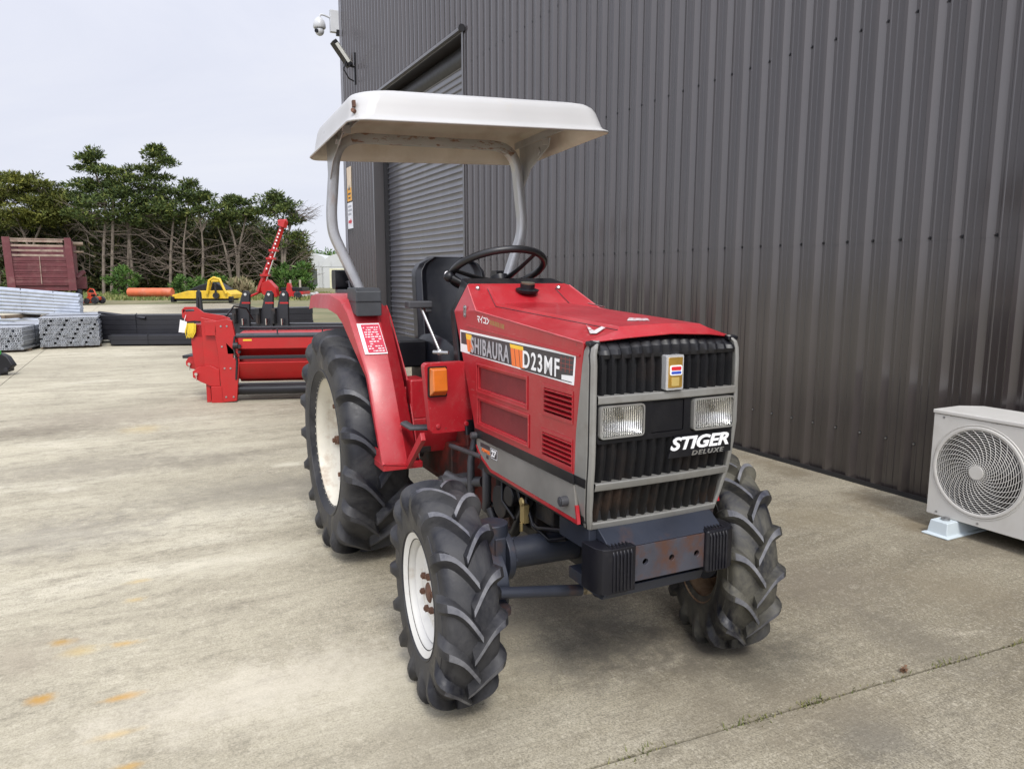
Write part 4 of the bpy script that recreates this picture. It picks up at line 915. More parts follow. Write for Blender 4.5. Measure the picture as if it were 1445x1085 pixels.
cladding(DL,CO,.012,TOP,'wall_cladding'); cladding(DR,DL,DH,TOP,'wall_cladding')
q=MB(); q.box((-3,-.02,.0),(DR,.034,.012)); q.box((-3,.034,.0),(DR,.040,.030)); q.box((DL,-.02,0),(CO,.040,.02)); obj('base_flashing',q,mat('black_base_flashing',(.012,.012,.013),.5),B)
q=MB(); q.box((CO-.005,-.12,0),(CO+.045,.045,TOP)); q.box((CO-.12,.030,0),(CO,.036,TOP)); obj('corner_flashing',q,mat('pale_corner_flashing',(.20,.20,.22),.4,0,.05),B)
q=MB(); q.box((-3,-14,0),(CO,-.35,TOP)); obj('shed_body',q,M['cladtrim'],B)
q=MB(); q.box((-3,-.35,0),(DR-.3,-.02,TOP-.1)); q.box((DL+.25,-.35,0),(CO,-.02,TOP-.1)); q.box((DR-.3,-.35,DH+.5),(DL+.25,-.02,TOP-.1)); obj('inner_lining',q,M['cladtrim'],B)
q=MB(); q.box((-3,-.1,TOP),(CO+.1,.16,TOP+.15)); obj('gutter',q,M['cladtrim'],B)
q=MB()
q.box((DL-.004,-.25,0),(DL+.02,.036,DH+.03)); q.box((DL,.034,0),(DL+.055,.040,DH)); q.box((DR-.02,-.25,0),(DR+.004,.036,DH+.03)); q.box((DR-.055,.034,0),(DR,.040,DH))
q.box((DR,-.30,DH),(DL,.036,DH+.03)); q.box((DR-.055,.036,DH-.005),(DL+.05,.075,DH+.035)); q.box((DR,.0,DH-.03),(DL,.030,DH-.001))
fm=obj('door_frame',q,M['cladtrim'],B)
q=MB(); q.box((DL-.14,-.235,0),(DL-.004,-.15,DH)); q.box((DR+.004,-.235,0),(DR+.05,-.15,DH)); q.cyl((DR+.02,-.32,DH-.18),(DL-.02,-.32,DH-.18),.19,24); q.cyl((DR-.05,.06,DH+.01),(DR-.075,.06,DH+.01),.05,12); obj('door_guides',q,mat('black_door_guide',(.016,.016,.018),.45),fm)
q=MB(); prof=[]; z=0.0; pit=.096
rows=[]
zz=[]
while z<DH-.2:
    for dz,y in ((.0,.000),(.004,.014),(.012,.019),(.020,.014),(.025,-.002),(.055,-.008),(.080,-.005)):
        zz.append((z+dz,y))
    z+=pit
q.grid([[(DR+.03,-.21+y,z_) for z_,y in zz],[(DL-.10,-.21+y,z_) for z_,y in zz]])
obj('roller_door',q,M['shutter'],B,smooth=40)
# screws (hundreds): one part
q=MB()
def screw(s,z): q.cyl((s,.0,z),(s,.005,z),.011,8,1); q.tube([(s,.005,z),(s,.011,z)],.006,6,0 if z<1 else 1)
k=-38
while True:
    s=4.143+k*.19+.0
    if s>DR-.02: break
    for z,o in ((.335,.0),(1.574,-.0),(2.888,0),(4.2,0),(5.5,0),(6.8,0)): screw(s,z)
    k+=1
for k in range(0,12):
    for z in (1.6,2.888,4.2,5.5,6.8): screw(14.09+k*.19,z)
tag(obj('cladding_screws',q,[M['steel'],M['black']],B,smooth=0,fix=False),kind='stuff')
# signs on the far jamb
def sign(name,label,s0,s1,z0,z1,base):
    q=MB(); q.box((s0,.041,z0),(s1,.046,z1)); o=obj(name,q,base,None,BP,(0,0,BZ)); tag(o,label,'sign'); return o
def SW(s,z,y=.0465): return basis((s,y,z),(-1,0,0),(0,0,1),(0,1,0))
s1=sign('warning_sign','narrow orange and cream sign high on the shed wall beside the roller door',15.62,15.96,2.93,3.63,mat('cream_sign_face',(.62,.50,.36),.5))
q=MB(); q.box((15.625,.0462,2.935),(15.955,.047,3.20)); obj('orange_panel',q,mat('orange_sign_panel',(.75,.36,.03),.5),s1)
q=MB(); q.prism([(15.70,3.16),(15.88,3.16),(15.83,3.22),(15.80,3.27),(15.77,3.22)],.0472,.048); q.box((15.68,.0472,3.06),(15.90,.048,3.10)); q.box((15.70,.0472,2.98),(15.88,.048,3.015)); obj('sign_marks',q,M['decdark'],s1)
s2=sign('direction_sign','white sign with red arrow on the shed wall below the orange sign',15.58,15.98,2.36,2.90,mat('white_sign_face',(.72,.73,.76),.5))
q=MB(); q.prism([(15.93,2.475),(15.76,2.475),(15.76,2.435),(15.64,2.505),(15.76,2.575),(15.76,2.535),(15.93,2.535)],.0462,.047); obj('red_arrow',q,M['badgered'],s2)
for t_,z in (('WATCH',2.79),('OFFICE',2.71),('THIS',2.63)) if 0 else (): pass
q=MB()
rgs=random.Random(5)
for z in (2.80,2.72,2.64):
    s=15.93
    while s>15.66:
        w_=rgs.uniform(.025,.05); q.box((s-w_,.0462,z),(s,.047,z+.045)); s-=w_+.012
obj('sign_text',q,mat('faded_grey_print',(.30,.31,.34),.6),s2)
# dome camera and flood lamp
D=empty('security_camera','white dome security camera on a pole bracket at the shed corner','security camera',BP,BZ)
wht=mat('white_camera_housing',(.50,.51,.52),.4,0,.04)
q=MB(); q.box((16.22,-.06,6.42),(16.32,.22,6.86)); obj('mount_box',q,wht,D,bevel=.01)
q=MB(); q.box((16.20,-.05,6.36),(16.28,.10,6.47)); obj('cable_gland',q,M['black'],D)
q=MB(); q.tube(curve([(16.27,.20,6.70),(16.27,.34,6.74),(16.27,.42,6.74),(16.27,.43,6.66)],.05),.02,10); obj('bracket_arm',q,wht,D,smooth=50)
q=MB(); q.lathe([(0,.13),(.05,.125),(.10,.07),(.125,.0),(.13,-.07),(.115,-.09),(.0,-.09)],28,M=Matrix.Translation((16.27,.44,6.55))); obj('housing',q,wht,D,smooth=50)
q=MB(); q.sphere((16.27,.44,6.41),.095,20); dm=obj('dome',q,wht,D,smooth=60)
q=MB(); q.cyl((16.24,.48,6.40),(16.20,.53,6.39),.04,14); obj('camera_lens',q,M['black'],dm)
D=empty('flood_lamp','small black flood lamp on a wall bracket high on the shed','lamp',BP,BZ)
q=MB(); q.box((15.02,.03,5.12),(15.06,.07,5.72)); q.tube([(15.04,.06,5.46),(15.06,.22,5.48)],.03,8); q.tube([(15.04,.22,5.56),(15.04,.28,5.38),(15.04,.18,5.22),(15.04,.08,5.18)],.014,6); obj('wall_bracket',q,M['black'],D)
q=MB(); Mx=Matrix.Translation((15.1,.30,5.68))@Matrix.Rotation(R(-37),4,'X'); q.box((-.11,-.05,-.27),(.11,.04,.27),M=Mx); obj('lamp_body',q,M['black'],D,bevel=.01)
q=MB(); q.box((-.09,-.058,-.24),(.09,-.051,.24),M=Mx); q.box((-.114,-.035,-.2),(-.111,.03,.2),M=Mx); obj('lamp_glass',q,mat('pale_lamp_glass',(.5,.5,.46),.3),D)
# ------------------------------------------------------------------ heat pump unit
A=empty('air_conditioner','pale grey outdoor air conditioner unit with round fan grille by the shed wall','air conditioner',BP,BZ)
acm=mat('pale_beige_casing',(.54,.525,.485),.42,0,.03,3,dirt=(.40,.37,.32),damt=.3,ds=6)
F0,Bk=.430,.135; SL,SR=2.425,1.64; fc=(2.172,.362); fr_=.222
q=MB(); 
q.prism([(SL,.080),(SR,.080),(SR,.628),(SL,.628)],F0,F0-.012,[[(fc[0]+fr_*math.cos(2*PI*i/48),fc[1]+fr_*math.sin(2*PI*i/48)) for i in range(48)]])
q.box((SL,F0-.012,.080),(SL-.012,Bk,.628)); q.box((SR,F0-.012,.080),(SR+.012,Bk,.628)); q.box((SL,Bk,.08),(SR,Bk+.01,.628)); q.box((SL,F0-.012,.080),(SR,Bk,.092))
obj('casing',q,acm,A,bevel=.003)
q=MB(); q.prism([(SL+.006,F0+.006),(SR-.006,F0+.006),(SR-.006,Bk+.08),(1.95,Bk-.02),(2.36,Bk-.02),(SL+.006,Bk+.08)],.631,.652,plane='xy'); obj('top_cover',q,acm,A,bevel=.007,seg=3)
q=MB(); Mf=Matrix.Translation((fc[0],F0,fc[1]))
q.lathe([(fr_+.012,.0),(fr_+.010,.006),(fr_,.008),(fr_-.006,.004),(fr_-.006,-.02),(fr_+.001,-.02),(fr_+.001,0)],64,axis='y',M=Mf)
ring=obj('fan_ring',q,acm,A,smooth=50)
q=MB(); q.add([(fc[0]+.258*c_,F0+.001,fc[1]+.258*s_) for c_,s_ in ((math.cos(2*PI*i/64),math.sin(2*PI*i/64)) for i in range(64))],[]); 
pts=[(fc[0]+.242*math.cos(2*PI*i/72),F0+.001,fc[1]+.242*math.sin(2*PI*i/72)) for i in range(72)]; pts=[p for p in pts]
q=MB(); q.tube(pts,.0022,5,closed=True); obj('casing_bead',q,acm,A,smooth=60)
q=MB()
rads=[.042+.0112*i for i in range(16)]
for r_ in rads:
    q.tube([(fc[0]+r_*math.cos(2*PI*i/60),F0+.001+.010*(1-(r_/fr_)**2),fc[1]+r_*math.sin(2*PI*i/60)) for i in range(60)],.0016,5,closed=True)
for k_ in range(30):
    a0=2*PI*k_/30; pp=[]
    for j in range(12):
        t=j/11; r_=.035+(fr_-.038)*t; a=a0-1.15*t**.8
        pp.append((fc[0]+r_*math.cos(a),F0+.003+.010*(1-(r_/fr_)**2),fc[1]+r_*math.sin(a)))
    q.tube(pp,.0016,5,cap=False)
q.cyl((fc[0],F0+.008,fc[1]),(fc[0],F0+.017,fc[1]),.036,28)
obj('fan_guard',q,acm,A,smooth=60)
q=MB(); q.cyl((fc[0],F0-.10,fc[1]),(fc[0],F0-.05,fc[1]),.05,20)
for k_ in range(3):
    a=2*PI*k_/3+.5; rows=[]
    for r_ in (.04,.10,.16,.215): rows.append([(fc[0]+r_*math.cos(a+d_),F0-.085+.05*(d_+.45)/.9,fc[1]+r_*math.sin(a+d_)) for d_ in (-.45,-.15,.15,.45)])
    q.grid(rows)
obj('fan_blades',q,mat('grey_fan_plastic',(.05,.05,.05),.5),A,smooth=60)
q=MB(); q.box((SL-.02,Bk+.03,.10),(SR+.02,Bk+.05,.62)); obj('condenser_coil',q,M['dark'],A)
q=MB()
for s,z in ((2.37,.615),(2.10,.632),(2.37,.100),(2.15,.098),(1.85,.098)): q.cyl((s,F0,z),(s,F0+.002,z),.006,8)
obj('casing_screws',q,M['steel'],A)
footm=mat('pale_blue_plastic_foot',(.50,.56,.58),.45,0,.03)
def foot(s0,s1,lbl):
    q=MB(); y0,y1=.10,.545
    q.add([(s0,y0,0),(s1,y0,0),(s1,y1,0),(s0,y1,0),(s0,y0,.008),(s1,y0,.008),(s1,y1,.008),(s0,y1,.008),(s0-.018,y0+.02,.012),(s1+.018,y0+.02,.012),(s1+.018,y1-.02,.012),(s0-.018,y1-.02,.012),(s0-.026,y0+.03,.078),(s1+.026,y0+.03,.078),(s1+.026,y1-.03,.078),(s0-.026,y1-.03,.078)],
      [(3,2,1,0)]+[(a,(a+1)%4 ,4+(a+1)%4,4+a) for a in range(4)]+[(4+a,4+(a+1)%4,8+(a+1)%4,8+a) for a in range(4)]+[(8+a,8+(a+1)%4,12+(a+1)%4,12+a) for a in range(4)]+[(12,13,14,15)])
    o=tag(obj('mounting_block',q,footm,None,BP,(0,0,BZ),bevel=.004),lbl,'mounting block')
    q=MB(); q.cyl(((s0+s1)/2,.46,.078),((s0+s1)/2,.46,.090),.022,12); q.cyl(((s0+s1)/2,.46,.088),((s0+s1)/2,.46,.094),.013,6); obj('bolt',q,M['steel'],o)
foot(2.37,2.225,'pale plastic block under the left end of the air conditioner')
foot(1.85,1.705,'pale plastic block under the right end of the air conditioner')
# ------------------------------------------------------------------ trees and distance
def foliage(name,stops):
    m,p=newmat(name); N,L=ndz(m); g=N.new('ShaderNodeNewGeometry'); tc=N.new('ShaderNodeTexCoord').outputs['Object']
    c=ramp(N,L,g.outputs['Random Per Island'],stops)
    n=noise(N,L,tc,.55,3); c=mix(N,L,ramp(N,L,n,[(.35,0),(.65,.7)]),c,mix(N,L,1,c,(1.7,1.5,.9),'MULTIPLY'))
    L.new(c,p.inputs['Base Color']); p.inputs['Roughness'].default_value=.75; p.inputs['Specular IOR Level'].default_value=.2
    return m
F1=foliage('cypress_foliage',[(0,(.026,.044,.018)),(.5,(.048,.074,.026)),(.85,(.085,.115,.034)),(1,(.13,.15,.05))])
F2=foliage('yellow_green_foliage',[(0,(.038,.050,.014)),(.5,(.075,.092,.022)),(1,(.14,.15,.04))])
F3=foliage('understory_foliage',[(0,(.024,.036,.016)),(.5,(.046,.062,.026)),(.8,(.078,.082,.036)),(1,(.12,.11,.06))])
F4=foliage('bush_leaves',[(0,(.025,.060,.016)),(.5,(.05,.11,.025)),(1,(.10,.17,.045))])
BARK=mat('pale_grey_bark',(.165,.135,.105),.9,0,.3,3,dirt=(.08,.065,.05),damt=.7,ds=4)
TWIG=mat('dead_brown_twigs',(.105,.082,.062),.9,0,.3,3)
def leaves(q,c,rx,ry,rz,n,ln,rg,up=.35,flat=False):
    for i in range(n):
        while 1:
            u=Vector((rg.uniform(-1,1),rg.uniform(-1,1),rg.uniform(-1,1)))
            if u.length<=1: break
        p=Vector((c[0]+u.x*rx,c[1]+u.y*ry,c[2]+u.z*rz))
        d=Vector((u.x+rg.gauss(0,.5),u.y+rg.gauss(0,.5),u.z*.5+up+rg.gauss(0,.35))); d.normalize()
        s=Vector((rg.gauss(0,1),rg.gauss(0,1),rg.gauss(0,.7))); s=(s-d*s.dot(d)); s.normalize()
        l=ln*rg.uniform(.5,1.35); w_=l*rg.uniform(.10,.20)
        b=len(q.v); q.v+=[tuple(p-s*w_),tuple(p+d*l*.45-s*w_*1.2),tuple(p+d*l),tuple(p+s*w_*1.1)]; q.f.append((b,b+1,b+2,b+3)); q.m.append(0)
def branchy(q,p0,p1,r0,r1,rg,k=6,wob=.12,n=6):
    p0=Vector(p0);p1=Vector(p1);Ln=(p1-p0).length; pts=[]
    off=Vector((0,0,0))
    for i in range(k+1):
        t=i/k
        if 0<i<k: off+=Vector((rg.gauss(0,1),rg.gauss(0,1),rg.gauss(0,.6)))*wob*Ln/k
        pts.append(p0.lerp(p1,t)+off*(1 if i<k else .6))
    q.tube(pts,[r0+(r1-r0)*i/k for i in range(k+1)],n); return pts
def tree(name,label,Y,trunks,ell,fol,seed,dens=1.0,dead=14,spire=None,deadspan=None,group='wind-shaped trees along the far edge of the yard'):
    rg=random.Random(seed); m=Y/FP
    base=at(trunks[0][0][0],trunks[0][0][1],Y); T_=empty(name,label,'tree',(base.x,base.y,0),0,group); o=Vector((base.x,base.y,0))
    q=MB(); tips=[]
    for tr in trunks:
        P=[at(x,y,Y+dy)-o for x,y,dy in [(a[0],a[1],a[2] if len(a)>2 else 0) for a in tr]]; P[0].z=-.2
        rs=[.19*(1-.75*i/(len(P)-1)) for i in range(len(P))]
        pts=curve(P,1.2,4) if len(P)>2 else P
        q.tube(pts,[.105*(1-.8*i/(len(pts)-1))+.02 for i in range(len(pts))],8); tips+=pts[len(pts)//3:]
    crown=MB()
    for (cx,cy,rx,ry) in ell:
        c=at(cx,cy,Y)-o; RX,RZ=rx*m,ry*m; RY=min(RX*1.0,2.4)
        nc=max(8,int(RX*RZ*17*dens))
        for i in range(nc):
            a=rg.uniform(0,2*PI); rr=math.sqrt(rg.uniform(.05,1)); u=Vector((math.cos(a)*rr,0,math.sin(a)*rr)); yy=rg.uniform(-1,1)*math.sqrt(max(0,1-rr*rr))
            k=Vector((c.x+u.x*RX,c.y+yy*RY,c.z+u.z*RZ)); s=rg.uniform(.30,.62)
            leaves(crown,k,s*1.25,s,s*.50,int(80*dens),.27,rg)
            if rg.random()<.5:
                t=min(tips,key=lambda t_:(t_-k).length+abs(min(0,k.z-t_.z))*2); branchy(q,t,k,.045,.012,rg,5,.10,5)
    obj('trunk',q,BARK,T_,smooth=60,fix=False)
    bmo('crown',crown,fol,parent=T_)
    if dead:
        d=MB(); zt=max(t.z for t in tips)
        for i in range(dead):
            tr=rg.choice(trunks); x=tr[0][0]; t0=rg.uniform(.10,.75); p0=at(x,410,Y)-o; p0=Vector((p0.x+rg.gauss(0,.5),rg.uniform(-1.2,.8),zt*t0*.8))
            a=rg.uniform(-.2,1.0); L_=rg.uniform(1.2,3.4); sx=rg.choice((-1,1)); p1=p0+Vector((sx*math.cos(a)*L_,rg.uniform(-1,1),math.sin(a)*L_))
            pts=branchy(d,p0,p1,.045,.012,rg,7,.22,5)
            for j in range(3):
                s=pts[rg.randrange(2,7)]; branchy(d,s,s+Vector((sx*rg.uniform(.2,1.1),rg.uniform(-.4,.4),rg.uniform(-.5,.9))),.02,.007,rg,4,.2,4)
        obj('dead_branches',d,TWIG,T_,smooth=60,fix=False)
    return T_
tree('cypress_tree','broad yellow-green cypress behind the maroon trailer at the left edge of the photo',61,[[(45,408),(42,350),(20,300),(5,275)],[(45,408),(44,350),(62,310),(75,285)],[(0,408),(-5,350),(-15,290)]],[(12,262,42,16),(48,272,36,16),(-22,268,30,24),(78,290,22,13),(20,292,60,14),(38,252,20,9),(10,312,60,10),(60,305,40,10)],F2,1,1.1,16)
tree('cypress_tree','dark cypress filling the gap between the broad yellow-green one and the two tallest trees',63,[[(98,408),(96,340),(92,280)]],[(92,270,18,14),(88,290,32,14),(104,308,32,12),(112,285,20,12)],F1,2,1.0,12)
tree('cypress_tree','tall spiky cypress with a bare pale trunk, left of the two tallest trees',59,[[(146,412),(146,350),(149,310),(147,270),(128,232),(118,222)],[(149,310),(160,270),(165,240)]],[(120,226,15,6),(128,238,19,7),(152,243,20,6),(140,258,26,7),(168,250,16,7),(125,276,34,9),(150,290,36,12),(165,268,20,7),(133,218,6,6),(140,305,42,9),(118,262,16,8)],F1,3,1.0,14)
tree('cypress_tree','tallest cypress, its tip leaning right above a pale bare trunk',60,[[(180,412),(181,360),(183,318),(196,275),(208,240),(228,220)],[(183,318),(176,280),(172,250)]],[(225,221,19,6),(236,230,12,5),(205,236,22,6),(182,244,18,6),(195,258,26,7),(222,250,14,4),(185,276,34,11),(205,292,34,12),(232,268,18,5),(219,212,7,4),(210,308,44,9),(205,275,30,10)],F1,4,1.0,16)
tree('cypress_tree','thin cypress group with many bare stems right of the tallest tree',60,[[(240,410),(241,350),(246,300),(252,275)],[(262,410),(258,350),(266,290)],[(285,410),(287,350),(280,285)]],[(250,278,17,8),(272,272,20,8),(290,281,14,8),(262,292,40,11),(240,300,28,10),(290,300,20,9),(266,262,5,6),(262,280,34,8)],F1,5,.9,34)
tree('cypress_tree','flat-topped cypress with a fan of bare branches beside the red post driver',61,[[(336,410),(334,350),(322,310),(312,292)],[(336,410),(337,350),(348,305),(352,290)],[(330,410),(318,350),(306,318)]],[(318,288,20,6),(345,286,16,6),(330,299,32,9),(312,310,14,8),(352,303,14,7),(326,281,5,4)],F1,6,.95,24)
tree('cypress_tree','rightmost cypress, behind the red mast, with bare twigs reaching right',60,[[(400,408),(398,350),(394,310),(386,288)],[(400,408),(402,350),(412,310),(420,300)]],[(385,284,18,7),(405,289,15,6),(392,300,30,9),(372,296,12,7),(378,326,24,7),(412,314,13,6),(400,342,22,7),(417,332,11,4),(388,277,5,4)],F1,7,.95,20)
rg=random.Random(77)
d=MB(); Y=60
for i in range(26):
    p0=at(rg.uniform(402,414),rg.uniform(300,322),Y); p1=at(rg.uniform(418,446),rg.uniform(290,312),Y); 
    o0=Vector(p0); pts=branchy(d,p0,p1,.03,.008,rg,6,.12,4)
    for j in range(3): s=pts[rg.randrange(2,7)]; branchy(d,s,s+Vector((rg.uniform(.2,1.0),rg.uniform(-.3,.3),rg.uniform(-.4,.6))),.014,.006,rg,3,.2,4)
last=[o for o in bpy.data.objects if o.name.startswith('cypress_tree')][-1]
for v in range(len(d.v)): d.v[v]=tuple(Vector(d.v[v])-last.location)
obj('bare_twigs',d,TWIG,last,smooth=60,fix=False)
# understory as one mass
q=MB(); rg=random.Random(9)
def topy(px): return 305+8*math.sin(px*.05)+5*math.sin(px*.13+1)+ (0 if px<330 else min(34,(px-330)*.45))
for i in range(3300):
    px=rg.uniform(-70,432); y=rg.uniform(topy(px),408); Y=rg.uniform(63,69); c=at(px,y,Y); s=rg.uniform(.5,1.0)
    leaves(q,c,s,s,s*.5,30,.36,rg)
q2=MB()
tag(bmo('woodland_understory',q,F3),'dark tangled undergrowth and low branches massed behind the line of trees','undergrowth',kind='stuff')
d=MB()
for i in range(130):
    px=rg.uniform(-60,425); p0=at(px,rg.uniform(350,405),62.2+rg.uniform(-.5,.8)); a=rg.uniform(.2,1.5); L_=rg.uniform(1.2,3.6); sx=rg.choice((-1,1))
    pts=branchy(d,p0,p0+Vector((sx*math.cos(a)*L_,rg.uniform(-.5,.5),math.sin(a)*L_)),.04,.010,rg,6,.2,4)
    for j in range(2): s=pts[rg.randrange(1,6)]; branchy(d,s,s+Vector((rg.uniform(-1,1),0,rg.uniform(0,1.1))),.018,.006,rg,3,.2,4)
tag(obj('dead_brushwood',d,TWIG,smooth=60,fix=False),'tangle of dead grey-brown branches in front of the undergrowth','brushwood',kind='stuff')
# dark bank that closes the wood behind
q=MB(); rows=[]
for j,(Y,f) in enumerate(((70,.0),(71,.8),(73,1.0),(82,1.0))):
    rows.append([tuple(Vector((at(px,topy(px)+10,Y).x,Y,(at(px,topy(px)+10,72).z)*f-.1))) for px in range(-90,437,12)])
q.grid(rows); struct(obj('wooded_bank',q,grassmat('dark_wood_bank',(.015,.02,.010),(.035,.04,.018),1.2),smooth=60))
# hill
q=MB(); rows=[]; rg=random.Random(3)
for j,(Y,f) in enumerate(((150,0),(165,.62),(185,.92),(215,1.0),(300,.9))):
    rows.append([(x,Y,-.5+f*(8.2+1.0*math.sin(x*.07)+.6*math.sin(x*.21+j)) ) for x in range(-160,60,4)])
q.grid(rows); struct(obj('hill',q,grassmat('hill_scrub',(.045,.062,.022),(.10,.115,.045),.3),smooth=60))
q=MB()
for i in range(900):
    x=rg.uniform(-75,-10); Y=rg.uniform(172,190); z=-.5+.80*(8.2+1.0*math.sin(x*.07))+rg.uniform(-2.5,1.0); s=rg.uniform(.8,1.6); leaves(q,(x,Y,z),s*1.3,s,s*.6,14,.7,rg)
tag(bmo('hill_scrub',q,F4),'low green scrub covering the far hill behind the greenhouses','scrub',kind='stuff')
def bush(label,px,py,rx,ry,Y,fol,seed,n=1.0,ln=.22,up=.5,name='bush',cat='bush'):
    rg=random.Random(seed); m=Y/FP; g=gr(px,py+ry) ; o=at(px,py+ry,Y); o.z=0
    q=MB()
    for i in range(int(26*n)):
        a=rg.uniform(0,2*PI); rr=math.sqrt(rg.random()); k=Vector((math.cos(a)*rr*rx*m,rg.uniform(-.6,.6)*rx*m,(ry*m)*(1+math.sin(a)*rr*.95))); s=rg.uniform(.16,.34)*max(1,rx*m/1.6)
        leaves(q,k,s,s,s*.8,46,ln,rg,up)
    t=empty(name,label,cat,(o.x,o.y,0)); bmo('leaves' if name!='grass_clump' else 'blades',q,fol,parent=t)
    w=MB(); 
    for i in range(6): branchy(w,(rg.uniform(-.1,.1),rg.uniform(-.1,.1),-.05),(rg.uniform(-.6,.6)*rx*m,rg.uniform(-.3,.3),ry*m*rg.uniform(.7,1.5)),.025,.008,rg,4,.15,5)
    obj('stems',w,TWIG,t,smooth=60,fix=False); return t
bush('bright green bush at the foot of the tallest tree left of the orange tube',170,402,21,21,52,F4,21,1.5)
bush('dark green bush under the bare stems above the yellow mower',264,396,18,14,54,F4,22,1.0)
bush('green bush between the yellow mower and the red post driver',300,396,22,14,55,F4,23,1.2)
bush('tall loose green shrub right of the red mast in front of the greenhouses',418,394,26,24,52,F4,24,1.3,.30,.9)
bush('small grey-green shrub behind the maroon trailer',18,392,14,16,54,F1,25,.8)
tan=leafmat('dry_tan_grass',[(0,(.20,.16,.09)),(.5,(.30,.25,.15)),(1,(.16,.19,.08))])
bush('clump of dry tan grass left of the red post driver',340,408,14,10,50,tan,26,1.0,.45,1.2,'grass_clump','grass clump')
# grass strip
q=MB(); rg=random.Random(6)
for i in range(9000):
    px=rg.uniform(-30,470); py=rg.uniform(407,423); p=gr(px,py); 
    if p.y>64 or p.y<41.5: continue
    h=rg.uniform(.06,.22); a=rg.uniform(0,2*PI); w_=.05
    q.add([(p.x-w_,p.y,-.05),(p.x+w_,p.y,-.05),(p.x+math.cos(a)*.08,p.y+math.sin(a)*.08,h)],[(0,1,2)])
tag(bmo('grass_verge',q,leafmat('verge_grass',[(0,(.07,.10,.025)),(.6,(.14,.17,.05)),(1,(.26,.23,.10))])),'rough green grass verge between the yard and the trees','grass',kind='stuff')
# ------------------------------------------------------------------ greenhouses
poly_=mat('milky_greenhouse_skin',(.46,.47,.46),.45,0,.05,.5,dirt=(.45,.47,.42),damt=.5,ds=.8)
gdark=mat('greenhouse_dark_opening',(.06,.07,.06),.6); gfr=mat('greenhouse_frame',(.42,.43,.42),.5)
def greenhouse(px,w_,hh,Y,label,door):
    c=at(px,405,Y); t=empty('greenhouse',label,'greenhouse',(c.x,c.y,0),R(4),'white tunnel greenhouses')
    ez=hh*.62; arc=[(w_/2*math.cos(PI*i/14)*1.0,ez+(hh-ez)*math.sin(PI*i/14)) for i in range(15)]
    q=MB(); q.grid([[(x,0,z) for x,z in arc],[(x,26,z) for x,z in arc]]); obj('roof',q,poly_,t,smooth=60)
    q=MB(); 
    holes=[rect(-.9,.2,.9,2.3)] if door else []
    q.prism([(-w_/2,-.1),(w_/2,-.1)]+arc,0,.03,holes); q.box((-w_/2,0,-.1),(-w_/2+.05,26,ez)); q.box((w_/2-.05,0,-.1),(w_/2,26,ez)); obj('end_wall',q,poly_,t,smooth=0)
    q=MB()
    for x in (-w_*.48,-w_*.25,w_*.25,w_*.48): q.box((x-.04,-.04,0),(x+.04,-.005,ez+(.6 if abs(x)<w_*.3 else 0)))
    q.box((-w_/2,-.04,ez-.05),(w_/2,-.006,ez+.03)); q.box((-w_/2-.06,-.03,ez-.08),(-w_/2+.02,26,ez+.02)); obj('frame',q,gfr,t,smooth=0)
    if door: q=MB(); q.box((-.9,.10,.2),(.9,.14,2.3)); obj('doorway',q,gdark,t,smooth=0)
greenhouse(394,5.4,4.0,98,'tunnel greenhouse leftmost of three, half hidden by the tall shrub',False)
greenhouse(438,4.6,4.3,93,'middle tunnel greenhouse with a dark doorway',True)
greenhouse(482,4.6,4.2,93,'rightmost tunnel greenhouse beside the shed corner',False)
cb=at(478,408,88)
q=MB(); q.box((-.9,-.5,0),(.9,.5,2.3)); q.box((-.5,-.52,.2),(-.1,-.5,1.6)); o=obj('site_cabinet',q,mat('pale_cream_cabinet',(.62,.60,.42),.5),None,(cb.x,cb.y,0),bevel=.02); tag(o,'pale cream cabinet standing in front of the rightmost greenhouse','cabinet')
